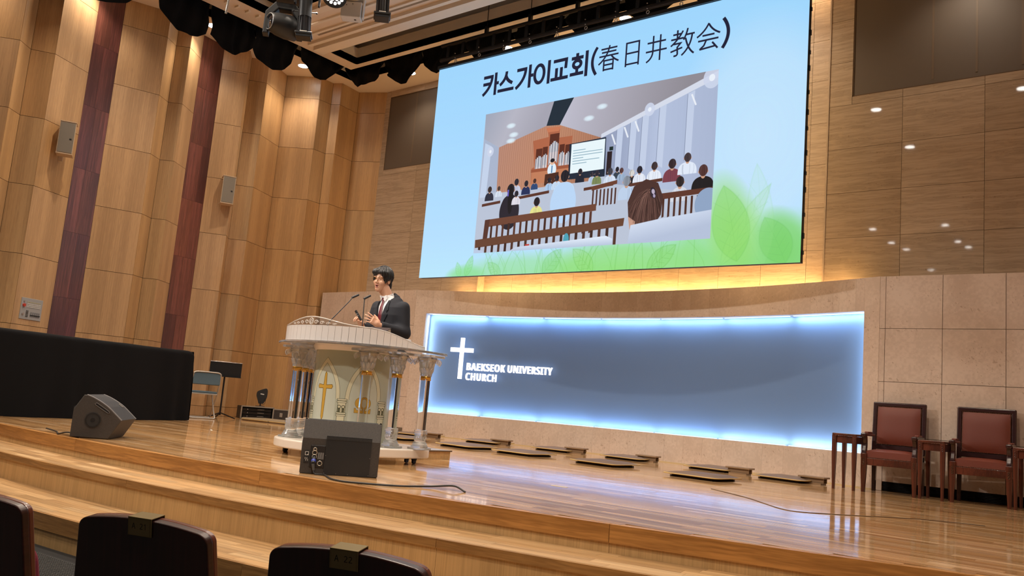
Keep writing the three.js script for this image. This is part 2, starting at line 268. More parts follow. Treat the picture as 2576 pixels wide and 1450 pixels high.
// ---------- back wall: polished travertine, a lit recess in its middle ----------
const ZT = -10.7, ZR = -10.86;
{
  const wall = structure(group('wall_back'), 'polished travertine tiles with a glowing recess behind the screen');
  const r = rng(9), rows = [2.2, 3.007, 3.587, 4.167, 4.747, 5.33, 5.91, CEIL];
  const field = (xsHigh, holes, xsLow) => { for (let k = 0; k + 1 < rows.length; k++) { const xs = rows[k + 1] < 4.8 ? xsLow : xsHigh; for (let i = 0; i + 1 < xs.length; i++) {
    let x0 = xs[i], x1 = xs[i + 1], y0 = rows[k], y1 = rows[k + 1];
    if (holes) { const [hx0, hx1, hy0, hy1] = holes; if (x0 >= hx0 - 0.01 && x1 <= hx1 + 0.01) { if (y0 >= hy0 && y1 <= hy1) continue; if (y0 < hy0 && y1 > hy0) y1 = hy0; else if (y1 > hy1 && y0 < hy1) y0 = hy1; } }
    obj('tile', slab([x0, ZT], [x1, ZT], 0.03, y0, y1, 0.004, r() * 7), M.trav[Math.floor(r() * 3)], wall);
  } } };
  field([-12.2, -12.07, -11.16, -10.4, -9.66, -9.412], [-12.07, -9.66, 4.852, 6.31], [-12.2, -11.16, -10.26, -9.412]);
  field([-3.651, -3.345, -2.736, -1.838, -0.94, -0.6], [-3.345, -0.94, 4.852, 6.31], [-3.651, -2.736, -1.838, -0.94, -0.6]);
  const xr = []; for (let x = -9.412; x < -3.7; x += 0.61) xr.push(x); xr.push(-3.651);
  const rr = [2.0, 2.899, 3.465, 4.046, 4.609, 5.203, 5.768, 6.33, 6.9];
  for (let k = 0; k + 1 < rr.length; k++) for (let i = 0; i + 1 < xr.length; i++) obj('tile', slab([xr[i], ZR], [xr[i + 1], ZR], 0.03, rr[k], rr[k + 1], 0.004, r() * 7), M.recess[Math.floor(r() * 2)], wall);
  obj('reveal', bx(0.02, 4.9, 0.19, -9.422, 4.45, ZR + 0.075), M.recess[0], wall);
  obj('reveal', bx(0.02, 4.9, 0.19, -3.641, 4.45, ZR + 0.075), M.recess[0], wall);
  obj('backing', [bx(3.0, 7.6, 0.2, -10.95, 3.3, ZT - 0.135), bx(4.6, 7.6, 0.2, -1.33, 3.3, ZT - 0.135), bx(6.4, 7.6, 0.2, -6.53, 3.3, ZR - 0.135)], M.joint, wall);
  for (const [x0, x1, bars, label] of [[-12.07, -9.66, [-11.35, -10.35], 'dark smoked wall panel high up beside the left wood corner'], [-3.345, -0.94, [-2.404, -1.927, -1.455], 'dark smoked wall panel high up right of the screen']]) {
    const g = group('wall_panel', (x0 + x1) / 2, 4.852, ZT - 0.03); tag(g, label, 'panel');
    obj('pane', bx(x1 - x0 - 0.012, 1.446, 0.02, 0, 0.729, 0.006), M.darkGlass, g);
    obj('frame', [bx(x1 - x0, 0.012, 0.05, 0, 0.006, 0), bx(x1 - x0, 0.012, 0.05, 0, 1.452, 0), bx(0.012, 1.458, 0.05, -(x1 - x0) / 2 + 0.006, 0.729, 0), bx(0.012, 1.458, 0.05, (x1 - x0) / 2 - 0.006, 0.729, 0)], M.joint, g);
    for (const b of bars) obj('rail', rb(0.026, 1.38, 0.004, 0.001, b - (x0 + x1) / 2, 0.76, 0.017), std({ color: col(0.155, 0.105, 0.065), roughness: 0.5 }), g);
  }
}
// ---------- marble front of the back wall: flat ends, a hollow middle with the lit niche ----------
const AX = -6.454, AR = 10.6564, AZ = -0.0236, ZM = -10.02, MTOP = 2.38;
const arcP = (x, d = 0) => { const s = (x - AX) / AR; return [AX + (AR + d) * s, AZ - (AR + d) * Math.sqrt(1 - s * s)]; };
const NX0 = -9.95, NX1 = -2.95, NY0 = 0.378, NY1 = 1.994;
{
  const wall = structure(group('wall_back'), 'beige marble wall with a hollow curved middle');
  const r = rng(13), mm = () => M.marble[Math.floor(r() * 3)], T = 0.04;
  const rows = [0, 0.595, 1.19, 1.785, MTOP];
  const flat = (xs, vent) => { for (let i = 0; i + 1 < xs.length; i++) for (let k = 0; k < 4; k++) { let y0 = rows[k]; if (k === 0 && vent && xs[i] >= vent[0] - 0.01 && xs[i + 1] <= vent[1] + 0.01) y0 = 0.1; obj('slab', slab([xs[i], ZM], [xs[i + 1], ZM], T, y0, rows[k + 1], 0.005, r() * 7), mm(), wall); } };
  flat([-12.6, -11.94, -11.34, -10.745, -10.44, -10.146], null);
  flat([-2.762, -2.70, -2.114, -1.514, -0.915, -0.3], [-2.70, -0.3]);
  const n = 25;
  for (let i = 0; i < n; i++) {
    const xa = lerp(-10.146, -2.762, i / n), xb = lerp(-10.146, -2.762, (i + 1) / n), cut = (x0, x1, y0, y1) => { if (x1 - x0 > 0.004) obj('slab', slab(arcP(x0), arcP(x1), T, y0, y1, 0.0012, r() * 7), mm(), wall); };
    const l = Math.min(xb, NX0) - xa, o0 = Math.max(xa, NX0), o1 = Math.min(xb, NX1);
    if (o1 <= o0) { cut(xa, xb, 0, MTOP); continue; }
    if (xa < NX0) cut(xa, NX0, 0, MTOP);
    if (xb > NX1) cut(NX1, xb, 0, MTOP);
    cut(o0, o1, 0, NY0); cut(o0, o1, NY1, MTOP);
  }
  // core behind the slabs, with the niche left open
  const strip = (d0, d1, x0, x1, y0, y1) => { const s = new THREE.Shape(), k = 40; for (let i = 0; i <= k; i++) { const p = arcP(lerp(x0, x1, i / k), d0); i ? s.lineTo(p[0], -p[1]) : s.moveTo(p[0], -p[1]); } for (let i = k; i >= 0; i--) { const p = arcP(lerp(x0, x1, i / k), d1); s.lineTo(p[0], -p[1]); } s.closePath(); return new THREE.ExtrudeGeometry(s, { depth: y1 - y0, bevelEnabled: false }).rotateX(-Math.PI / 2).translate(0, y0, 0); };
  obj('niche_reveal', [strip(0.036, 0.24, NX0 - 0.05, NX1 + 0.05, NY1, MTOP - 0.28), strip(0.036, 0.24, NX0 - 0.05, NX1 + 0.05, 0, NY0), strip(0.036, 0.24, NX0 - 0.19, NX0, NY0, NY1), strip(0.036, 0.24, NX1, NX1 + 0.19, NY0, NY1)], M.whitePaint, wall);
  obj('ledge', [bx(2.4, 0.04, 0.66, -11.35, MTOP - 0.022, -10.38), bx(2.5, 0.04, 0.66, -1.5, MTOP - 0.022, -10.38)], M.marble[0], wall);
  obj('plinth_bead', [bx(2.35, 0.012, 0.008, -11.3, 0.006, ZM + 0.004), strip(-0.008, 0, -10.146, -2.762, 0, 0.012)], std({ color: col(0.6, 0.45, 0.24), roughness: 0.5 }), wall);
  for (const [x0, x1, label] of [[-2.70, -0.3, 'long black louvred floor grille under the red chairs'], [-10.46, -10.17, 'short louvred floor grille in the marble behind the pulpit']]) {
    const g = group('vent_grille', (x0 + x1) / 2, 0, ZM); tag(g, label, 'grille'); const w = x1 - x0, hh = 0.098;
    const mt = x0 > -5 ? M.blackMetal : std({ color: col(0.2, 0.16, 0.11), roughness: 0.5 }), zz = x0 > -5 ? -0.03 : 0.0;
    obj('backing', bx(w, hh, 0.01, 0, hh / 2, zz - 0.012), M.darkVoid, g);
    for (let k = 0; k < 6; k++) obj('slat', bx(w, 0.005, 0.02, 0, 0.01 + k * 0.0155, zz + 0.004).rotateX(0), mt, g);
    if (x0 > -5) for (let k = 0; k < 4; k++) obj('mullion', bx(0.006, hh, 0.012, -w / 2 + (k + 0.5) * 0.6, hh / 2, zz + 0.012), mt, g);
  }
}
// ---------- lit niche ----------
{
  const g = group('light_box', 0, 0, 0); tag(g, 'long curved blue-grey niche panel with white glowing edges', 'light panel');
  const P0 = 0.17, k = 48, pos = [], uv = [], idx = [];
  for (let i = 0; i <= k; i++) { const p = arcP(lerp(NX0 - 0.02, NX1 + 0.02, i / k), P0); pos.push(p[0], NY0 - 0.02, p[1], p[0], NY1 + 0.02, p[1]); uv.push(i / k, 0, i / k, 1); if (i < k) { const a = i * 2; idx.push(a, a + 2, a + 1, a + 1, a + 2, a + 3); } }
  const pg = new THREE.BufferGeometry(); pg.setAttribute('position', new THREE.Float32BufferAttribute(pos, 3)); pg.setAttribute('uv', new THREE.Float32BufferAttribute(uv, 2)); pg.setIndex(idx); pg.computeVertexNormals();
  obj('panel', pg, std({ color: col(0.115, 0.195, 0.36), roughness: 0.55, side: THREE.DoubleSide }), g);
  const blue = new THREE.Color(0.50, 0.72, 1.0), white = new THREE.Color(0.84, 0.96, 1.0);
  const led = std({ color: 0x222222, emissive: blue, emissiveIntensity: 2.2, roughness: 0.5 });
  const n = 7;
  for (let i = 0; i < n; i++) {
    const xa = lerp(NX0 + 0.03, NX1 - 0.03, i / n), xb = lerp(NX0 + 0.03, NX1 - 0.03, (i + 1) / n), pm = arcP((xa + xb) / 2, 0.10), pp = arcP((xa + xb) / 2, P0), L = xb - xa - 0.02, turn = Math.atan2((xa + xb) / 2 - AX, AR);
    for (const top of [1, 0]) {
      const y = top ? NY1 - 0.006 : NY0 + 0.006, c = (top && (i === 1 || i === 2)) || (!top && i > 4) ? (top ? blue : white) : blue.clone().lerp(white, 0.35);
      obj('led_strip', bx(L, 0.008, 0.02).rotateY(-turn).translate(pm[0], y, pm[1]), led, g);
      const a = new THREE.RectAreaLight(c, NICHE * (top ? 1 : 0.85) * (i === 0 || i === n - 1 ? 1.25 : 1), L, 0.03); a.position.set(pm[0], y + (top ? -0.008 : 0.008), pm[1]);
      a.lookAt(pp[0], y + (top ? -0.16 : 0.16), pp[1]); scene.add(a);
    }
  }
  for (const [x, s] of [[NX0 + 0.006, 1], [NX1 - 0.006, -1]]) {
    const pm = arcP(x, 0.10), pp = arcP(x + s * 0.16, P0), ym = (NY0 + NY1) / 2, L = NY1 - NY0 - 0.06;
    obj('led_strip', bx(0.008, L, 0.02).translate(pm[0], ym, pm[1]), led, g);
    const a = new THREE.RectAreaLight(white, NICHE * 0.9, 0.03, L); a.position.set(pm[0] + s * 0.008, ym, pm[1]); a.lookAt(pp[0], ym, pp[1]); scene.add(a);
  }
  // raised sign: cross and letters on the panel
  const font = await new FontLoader().loadAsync('fonts/droid/droid_sans_bold.typeface.json');
  const lit = std({ color: 0xffffff, emissive: new THREE.Color(0.95, 0.97, 1), emissiveIntensity: 0.85, roughness: 0.5 });
  const s = group('church_sign', 0, 0, 0); tag(s, 'white raised cross and lettering on the blue niche panel', 'sign');
  const put = (geo, x, y, name) => { const p = arcP(x, P0 - 0.045), t = Math.atan2(x - AX, AR); geo.rotateY(-t).translate(p[0], y, p[1]); return obj(name, geo, lit, s); };
  const xx = -9.32;
  put(extrude(poly([[-0.033, 0], [0.033, 0], [0.033, 0.435], [0.205, 0.435], [0.205, 0.505], [0.033, 0.505], [0.033, 0.67], [-0.033, 0.67], [-0.033, 0.505], [-0.205, 0.505], [-0.205, 0.435], [-0.033, 0.435]]), 0.035, 0.003), xx, 0.955, 'cross');
  for (const [word, x0, y, w] of [['BAEKSEOK UNIVERSITY', -9.225, 1.105, 1.50], ['CHURCH', -9.225, 0.945, 0.555]]) {
    const size = 0.118, gs = [...word].map((ch) => ch === ' ' ? null : new TextGeometry(ch, { font, size, depth: 0.03, curveSegments: 5, bevelEnabled: false }));
    const adv = [...word].map((ch) => (font.data.glyphs[ch]?.ha ?? 500) * size / font.data.resolution), total = adv.reduce((a, b) => a + b, 0), k2 = w / total; let x = 0;
    gs.forEach((q, i) => { if (q) { q.scale(k2, 1, 1); put(q, x0 + x * k2, y, 'letter'); } x += adv[i]; });
  }
}
// ---------- ceiling, far walls ----------
{
  const Y = CEIL, T = 0.12, cb = (x0, x1, z0, z1, y = Y, t = T) => bx(x1 - x0, t, z1 - z0, (x0 + x1) / 2, y + t / 2, (z0 + z1) / 2);
  const ring = structure(group('ceiling'), 'beige ceiling ring along the walls');
  obj('soffit', [cb(-14.2, -12.38, -9.97, 14), cb(-14.2, -9.45, -11.1, -9.97), cb(-3.6, 2.2, -11.1, -9.97), cb(-9.45, -3.6, -10.62, -9.97)], M.ceil, ring);
  obj('slot_lip', [bx(0.02, 0.30, 24, -12.39, Y + 0.15, 2.03), bx(14, 0.30, 0.02, -5.38, Y + 0.15, -9.98)], M.beamPaint, ring);
  const mid = structure(group('ceiling'), 'beige middle ceiling with long beams and dark openings');
  const X0 = -11.97, X1 = 5.2;
  obj('soffit', [cb(X0, X1, -9.575, -9.44), cb(X0, -11.67, -9.44, -8.72), cb(-1.2, X1, -9.44, -8.72), cb(X0, X1, -8.72, -8.31), cb(X0, -11.32, -8.31, -8.22), cb(X0, X1, -8.22, -7.46), cb(X0, -11.43, -7.46, -6.35), cb(-1.2, X1, -7.46, -6.35), cb(X0, X1, -6.35, 14)], M.ceil, mid);
  obj('opening_lip', [bx(10.47, 0.30, 0.02, -6.435, Y + 0.15, -9.45), bx(0.02, 0.30, 0.74, -11.68, Y + 0.15, -9.08), bx(0.02, 0.22, 1.13, -11.44, Y + 0.11, -6.9), bx(10.2, 0.22, 0.02, -6.3, Y + 0.11, -7.47)], M.beamPaint, mid);
  for (const [z0, z1, h, x0] of [[-8.74, -8.53, 0.085, -11.73], [-8.47, -8.40, 0.05, -11.72], [-8.22, -8.17, 0.03, -11.75], [-7.98, -7.93, 0.03, -11.6], [-7.70, -7.56, 0.06, -11.5]]) obj('ceiling_beam', bx(X1 - x0 - 1.2, h, z1 - z0, (x0 + X1 - 1.2) / 2, Y - h / 2, (z0 + z1) / 2), M.beamPaint, mid);
  for (let k = 0; k < 4; k++) obj('block', bx(0.10, 0.03, 0.035, -11.62, Y - 0.015, -6.75 - k * 0.19), M.beamPaint, mid);
  obj('slot_side', [bx(0.02, 0.35, 24, -11.96, Y + 0.29, 2.4), bx(17, 0.35, 0.02, -3.4, Y + 0.29, -9.565)], M.beamPaint, mid); obj('curtain_track', [bx(0.16, 0.03, 8, -12.17, Y + 0.293, -6), bx(10, 0.03, 0.16, -7.4, Y + 0.293, -9.77), bx(0.05, 0.7, 0.05, -12.17, Y + 0.6, -6), bx(0.05, 0.7, 0.05, -7.4, Y + 0.6, -9.77)], M.darkVoid, mid);
  const roof = structure(obj('ceiling', [bx(21, 0.15, 26, -4.2, 7.35, 1.6), bx(10.6, 0.02, 0.02, -6.3, 6.9, -9.1), bx(10.6, 0.06, 0.10, -6.3, 6.85, -8.95)], std({ color: col(0.16, 0.14, 0.125), roughness: 0.9 })), 'dark void above the ceiling openings');
  structure(obj('wall_right', [bx(0.2, 8.4, 9, 1.7, 3.1, -6.8), bx(3.6, 8.4, 0.2, 3.4, 3.1, -2.4), bx(0.2, 8.4, 16.5, 5.2, 3.1, 6)], M.woods[0]), 'plain wood wall on the right, out of view');
  structure(obj('wall_rear', bx(20, 8.4, 0.2, -4.4, 3.1, 14.1), std({ color: col(0.12, 0.09, 0.07), roughness: 0.8 })), 'dark rear wall of the hall');
  structure(obj('wall_left', bx(0.2, 8.4, 14, -13, 3.1, 7.2), M.woods[3]), 'wood wall beside the seating');
  structure(obj('wall_back', [bx(2.4, 2.6, 0.1, 0.9, 1.08, ZM - 0.06), bx(2.3, 7, 0.2, 1.6, 3.6, ZT - 0.12)], M.marble[1]), 'end of the marble wall right of the view');
}
// ---------- ceiling downlights ----------
{
  const lens = std({ color: 0xffffff, emissive: new THREE.Color(1, 0.97, 0.92), emissiveIntensity: 30, roughness: 0.4 });
  const ringG = lathe([[0.085, 0.0], [0.105, -0.004], [0.105, 0.006], [0.085, 0.01]], 32), lensG = new THREE.CylinderGeometry(0.086, 0.086, 0.01, 32);
  const lamp = (x, z, cd, label, ang = 62) => {
    const g = group('downlight', x, CEIL, z); tag(g, label ?? 'round white recessed downlight in the ceiling out of the picture', 'downlight', label ? undefined : 'ceiling downlights out of the picture');
    obj('trim_ring', ringG, M.whitePaint, g); obj('lens', lensG, lens, g);
    const s = new THREE.SpotLight(WARM, cd, 0, ang * D, 0.55, 2); s.position.set(x, CEIL - 0.03, z); s.target.position.set(x, 0, z); s.castShadow = true; s.shadow.radius = 4; scene.add(s, s.target);
  };
  lamp(-12.66, -9.03, DOWN.side, 'round downlight near the wood corner, half behind a black swag'); for (const z of [-7.17, -5.31, -3.45, -1.6]) lamp(-12.66, z, DOWN.side);
  lamp(-8.78, -10.2, DOWN.back, 'round downlight above the left part of the screen truss'); lamp(-6.515, -10.2, DOWN.back, 'round downlight above the middle of the screen truss'); for (const x of [-11.05, -4.25, -1.98]) lamp(x, -10.2, DOWN.back);
  lamp(-11.16, -7.9 + 0.17, DOWN.centre, 'round downlight beside the black moving head lamp'); for (const x of [-8.9, -6.65, -4.4, -2.1]) for (const z of [-7.15 + 1.2, -3.6]) lamp(x, z, DOWN.centre);
  lamp(-11.16, -5.2, DOWN.centre);
  for (const [x, z] of [[-7.08, 3.4], [-5.21, 3.45], [-7.07, 5.32], [-6.92, 6.4], [-5.32, 5.63], [-5.2, 6.48], [-9.5, 3.4], [-9.5, 7], [-9.4, -0.6], [-11.6, -0.6], [-1.9, -0.6], [1.2, -0.6], [-2.2, 7.5], [-7, 10]]) lamp(x, z, z < 0 ? DOWN.steps : DOWN.house, undefined, 55);
}
// ---------- glow of the recess behind the screen ----------
{
  const g = group('cove_light'); tag(g, 'warm light strip hidden behind the top of the curved marble', 'light strip');
  const amber = new THREE.Color(1, 0.62, 0.24), em = std({ color: 0x111111, emissive: amber, emissiveIntensity: 1.5 });
  for (let i = 0; i < 6; i++) {
    const x0 = lerp(-9.4, -3.66, i / 6), x1 = lerp(-9.4, -3.66, (i + 1) / 6), xm = (x0 + x1) / 2;
    obj('led_strip', bx(x1 - x0 - 0.02, 0.02, 0.01, xm, 2.26, -10.735), em, g);
    const a = new THREE.RectAreaLight(amber, COVE, x1 - x0 - 0.02, 0.05); a.position.set(xm, 2.285, -10.74); a.lookAt(xm, 2.62, -10.86); scene.add(a);
  }
  for (const [x, t] of [[-3.42, 1], [-9.64, -1]]) { obj('led_strip', bx(0.36, 0.02, 0.01, x, 2.24, -10.52), em, g); const a = new THREE.RectAreaLight(amber, COVE * 0.7, 0.36, 0.05); a.position.set(x, 2.265, -10.53); a.lookAt(x, 2.62, -10.70); scene.add(a); }
  const up = group('cove_light'); tag(up, 'warm light strip hidden in the ceiling above the recess', 'light strip');
  for (let i = 0; i < 3; i++) {
    const x0 = lerp(-9.35, -3.7, i / 3), x1 = lerp(-9.35, -3.7, (i + 1) / 3), xm = (x0 + x1) / 2;
    obj('led_strip', bx(x1 - x0 - 0.02, 0.02, 0.01, xm, 6.62, -10.66), em, up);
    const a = new THREE.RectAreaLight(amber.clone().lerp(new THREE.Color(1, 0.8, 0.6), 0.5), COVE * 0.5, x1 - x0 - 0.02, 0.05); a.position.set(xm, 6.60, -10.66); a.lookAt(xm, 5.9, -10.86); scene.add(a);
  }
}
// ---------- the slide on the screen ----------
function slideCanvas() {
  const W = 2048, H = 1165, cv = document.createElement('canvas'); cv.width = W; cv.height = H; const c = cv.getContext('2d'), r = rng(77);
  const P = (pts, fill) => { c.beginPath(); pts.forEach((p, i) => i ? c.lineTo(p[0], p[1]) : c.moveTo(p[0], p[1])); c.closePath(); c.fillStyle = fill; c.fill(); };
  const E = (x, y, a, b, fill, t = 0) => { c.beginPath(); c.ellipse(x, y, a, b, t, 0, 7); c.fillStyle = fill; c.fill(); };
  let g = c.createLinearGradient(0, 0, 0, H); g.addColorStop(0, '#9fd6fd'); g.addColorStop(0.45, '#a9daff'); g.addColorStop(0.8, '#b3deff'); g.addColorStop(1, '#b9e6fb'); c.fillStyle = g; c.fillRect(0, 0, W, H);
  // leaves along the foot of the slide
  const soft = (x, y, a, b, t, colr, al) => { c.save(); c.translate(x, y); c.rotate(t); c.scale(1, b / a); const q = c.createRadialGradient(0, 0, 0, 0, 0, a); q.addColorStop(0, colr + al + ')'); q.addColorStop(0.6, colr + al * 0.75 + ')'); q.addColorStop(1, colr + '0)'); c.fillStyle = q; c.fillRect(-a, -a, 2 * a, 2 * a); c.restore(); };
  soft(700, 1180, 520, 130, 0, 'rgba(150,225,150,', 0.8); soft(1250, 1170, 500, 170, 0, 'rgba(140,222,110,', 0.9); soft(1750, 1120, 330, 240, 0, 'rgba(140,222,120,', 0.9); soft(1960, 1130, 240, 200, 0, 'rgba(130,214,120,', 0.9); soft(330, 1170, 150, 70, 0, 'rgba(140,225,150,', 0.9);
  const leaf = (x, y, L, w, t, f, s) => { c.save(); c.translate(x, y); c.rotate(t); c.beginPath(); c.moveTo(0, 0); c.bezierCurveTo(w, -L * 0.25, w * 0.8, -L * 0.7, 0, -L); c.bezierCurveTo(-w * 0.8, -L * 0.7, -w, -L * 0.25, 0, 0); c.fillStyle = f; c.fill(); c.strokeStyle = s; c.lineWidth = 6; c.stroke(); c.beginPath(); c.moveTo(0, 0); c.quadraticCurveTo(w * 0.1, -L * 0.5, 0, -L); for (let k = 1; k < 5; k++) { c.moveTo(0, -L * k / 6); c.lineTo(w * 0.5, -L * (k / 6 + 0.16)); c.moveTo(0, -L * k / 6); c.lineTo(-w * 0.5, -L * (k / 6 + 0.16)); } c.lineWidth = 3; c.stroke(); c.restore(); };
  soft(1850, 620, 420, 560, 0, 'rgba(205,232,252,', 0.75); soft(1760, 1000, 130, 260, -0.3, 'rgba(150,222,110,', 0.75); soft(1975, 1090, 120, 170, -0.4, 'rgba(125,210,110,', 0.8);
  leaf(1790, 1150, 330, 118, -0.22, 'rgba(130,212,95,0.42)', 'rgba(95,180,85,0.12)'); leaf(1990, 1165, 210, 95, -0.45, 'rgba(115,204,95,0.38)', 'rgba(95,180,90,0.12)'); leaf(1720, 1165, 380, 60, 0.55, 'rgba(160,225,120,0.16)', 'rgba(110,195,90,0.12)'); leaf(1900, 1170, 420, 80, -0.1, 'rgba(170,230,150,0.10)', 'rgba(130,205,120,0.08)');
  c.lineWidth = 5; for (let i = 0; i < 46; i++) { const x = 430 + r() * 1250, t = (r() - 0.5) * 260; c.strokeStyle = 'rgba(105,192,80,' + (0.10 + r() * 0.15) + ')'; c.beginPath(); c.moveTo(x, 1165); c.quadraticCurveTo(x + t * 0.2, 1090, x + t, 1045 - r() * 70); c.stroke(); }
  leaf(330, 1165, 110, 34, 0.35, 'rgba(140,225,140,0.4)', 'rgba(110,200,110,0.25)'); leaf(290, 1168, 80, 26, -0.3, 'rgba(150,230,150,0.35)', 'rgba(110,200,110,0.2)'); leaf(820, 1170, 150, 60, 0.7, 'rgba(120,205,110,0.25)', 'rgba(95,185,80,0.2)'); leaf(1100, 1170, 160, 60, -0.8, 'rgba(140,215,100,0.25)', 'rgba(95,185,70,0.2)'); leaf(1380, 1172, 170, 60, 0.9, 'rgba(120,205,90,0.25)', 'rgba(95,185,70,0.2)'); leaf(560, 1170, 110, 40, -0.9, 'rgba(140,215,120,0.25)', 'rgba(95,185,90,0.2)');
  // title, drawn stroke by stroke in a unit box
  const ink = '#1f2138';
  const glyph = (x0, y0, x1, y1, lw, strokes) => { c.strokeStyle = ink; c.lineWidth = lw; c.lineCap = 'butt'; c.lineJoin = 'miter'; const X = (u) => x0 + u * (x1 - x0), Y = (v) => y0 + v * (y1 - y0); for (const s of strokes) { c.beginPath(); if (s[0] === 'o') c.ellipse(X(s[1]), Y(s[2]), s[3] * (x1 - x0), s[4] * (y1 - y0), 0, 0, 7); else { c.moveTo(X(s[0][0]), Y(s[0][1])); for (let i = 1; i < s.length; i++) s[i].length === 4 ? c.quadraticCurveTo(X(s[i][0]), Y(s[i][1]), X(s[i][2]), Y(s[i][3])) : c.lineTo(X(s[i][0]), Y(s[i][1])); } c.stroke(); } };
  const y0 = 92, y1 = 214, B = 17, N = 8;
  glyph(330, y0, 440, y1, B, [[[0.05, 0.14], [0.57, 0.14], [0.57, 0.62, 0.05, 0.93]], [[0.04, 0.45], [0.52, 0.45]], [[0.80, 0], [0.80, 1]], [[0.80, 0.48], [1.0, 0.48]]]);
  glyph(436, y0, 542, y1, B, [[[0.5, 0.06], [0.5, 0.42, 0.12, 0.62]], [[0.48, 0.25], [0.55, 0.48, 0.9, 0.62]], [[0, 0.87], [1, 0.87]]]);
  glyph(552, y0, 664, y1, B, [[[0.05, 0.14], [0.55, 0.14], [0.55, 0.62, 0.03, 0.93]], [[0.80, 0], [0.80, 1]], [[0.80, 0.48], [1.0, 0.48]]]);
  glyph(668, y0, 768, y1, B, [['o', 0.34, 0.5, 0.29, 0.38], [[0.92, 0], [0.92, 1]]]);
  glyph(774, y0, 878, y1, B, [[[0.12, 0.12], [0.86, 0.12], [0.84, 0.5]], [[0.32, 0.42], [0.32, 0.86]], [[0.60, 0.42], [0.60, 0.86]], [[0, 0.88], [1, 0.88]]]);
  glyph(886, y0, 990, y1, B, [[[0.4, -0.02], [0.4, 0.13]], [[0.08, 0.18], [0.74, 0.18]], ['o', 0.41, 0.44, 0.21, 0.15], [[0.41, 0.6], [0.41, 0.82]], [[0.03, 0.84], [0.78, 0.84]], [[0.93, -0.04], [0.93, 1.02]]]);
  glyph(1008, y0 - 8, 1044, y1 + 6, B - 2, [[[0.9, 0], [-0.45, 0.5, 0.9, 1]]]);
  glyph(1052, y0, 1162, y1, N, [[[0.1, 0.08], [0.9, 0.08]], [[0.14, 0.22], [0.86, 0.22]], [[0.02, 0.37], [0.98, 0.37]], [[0.52, -0.04], [0.45, 0.42, 0.0, 0.68]], [[0.62, 0.37], [0.74, 0.55, 1.0, 0.66]], [[0.27, 0.98], [0.27, 0.56], [0.73, 0.56], [0.73, 0.98]], [[0.27, 0.74], [0.73, 0.74]], [[0.27, 0.93], [0.73, 0.93]]]);
  glyph(1198, y0, 1272, y1, N, [[[0.05, 1.0], [0.05, 0.06], [0.95, 0.06], [0.95, 1.0]], [[0.05, 0.48], [0.95, 0.48]], [[0.05, 0.91], [0.95, 0.91]]]);
  glyph(1306, y0, 1412, y1, N, [[[0.06, 0.26], [0.94, 0.26]], [[0.0, 0.60], [1.0, 0.60]], [[0.34, 0], [0.34, 0.6], [0.34, 0.88, 0.04, 1.0]], [[0.68, 0], [0.68, 1.0]]]);
  glyph(1432, y0, 1546, y1, N, [[[0.08, 0.16], [0.46, 0.16]], [[0.0, 0.34], [0.54, 0.34]], [[0.27, 0], [0.27, 0.34]], [[0.50, 0.06], [0.34, 0.36, 0.0, 0.58]], [[0.12, 0.52], [0.42, 0.52], [0.28, 0.66]], [[0.28, 0.64], [0.30, 0.92], [0.26, 1.0, 0.14, 0.97]], [[0.0, 0.80], [0.50, 0.70]], [[0.70, 0], [0.66, 0.22, 0.54, 0.42]], [[0.64, 0.24], [1.0, 0.24]], [[0.90, 0.24], [0.86, 0.75, 0.48, 1.0]], [[0.62, 0.36], [0.74, 0.82, 1.0, 1.0]]]);
  glyph(1558, y0, 1666, y1, N, [[[0.5, 0], [0.34, 0.3, 0.0, 0.46]], [[0.5, 0.02], [0.66, 0.3, 1.0, 0.44]], [[0.24, 0.44], [0.76, 0.44]], [[0.06, 0.62], [0.94, 0.62]], [[0.42, 0.62], [0.32, 0.82], [0.14, 0.94]], [[0.14, 0.94], [0.84, 0.90]], [[0.68, 0.74], [0.92, 1.0]]]);
  glyph(1676, y0 - 8, 1712, y1 + 6, B - 2, [[[0.1, 0], [1.45, 0.5, 0.1, 1]]]);
  // the picture in the slide: a small church hall seen from its last pew
  c.save(); c.beginPath(); c.rect(372, 313, 1297, 736); c.clip();
  c.fillStyle = '#b9c3d6'; c.fillRect(372, 313, 1297, 736);
  g = c.createLinearGradient(372, 320, 700, 480); g.addColorStop(0, '#9fa6b8'); g.addColorStop(0.5, '#b6b6c4'); g.addColorStop(1, '#a5a4b2'); P([[372, 313], [808, 313], [773, 433], [480, 505], [375, 446]], g);
  P([[375, 446], [480, 505], [492, 740], [378, 740]], '#a9b5cd'); P([[385, 470], [430, 492], [420, 760], [380, 760]], '#c3d2ea');
  g = c.createLinearGradient(480, 440, 1100, 700); g.addColorStop(0, '#b98a78'); g.addColorStop(0.5, '#c08a6e'); g.addColorStop(1, '#a8755c'); P([[480, 505], [773, 433], [853, 440], [1095, 527], [1101, 739], [490, 745]], g);
  c.strokeStyle = 'rgba(120,75,55,0.35)'; c.lineWidth = 2; for (let x = 490; x < 1095; x += 13) { c.beginPath(); c.moveTo(x, 740); c.lineTo(x, x < 800 ? lerp(505, 433, (x - 480) / 293) : lerp(433, 527, (x - 820) / 275)); c.stroke(); }
  g = c.createLinearGradient(900, 330, 1500, 480); g.addColorStop(0, '#bdbccb'); g.addColorStop(0.6, '#a29fab'); g.addColorStop(1, '#8f8b94'); P([[925, 313], [1669, 313], [1669, 330], [1096, 537], [853, 440]], g);
  P([[808, 313], [925, 313], [853, 440], [773, 433]], '#22303c');
  g = c.createLinearGradient(1100, 0, 1669, 0); g.addColorStop(0, '#8e99b6'); g.addColorStop(0.5, '#b3c0dc'); g.addColorStop(1, '#a9b6d2'); P([[1096, 537], [1669, 330], [1669, 860], [1140, 760]], g);
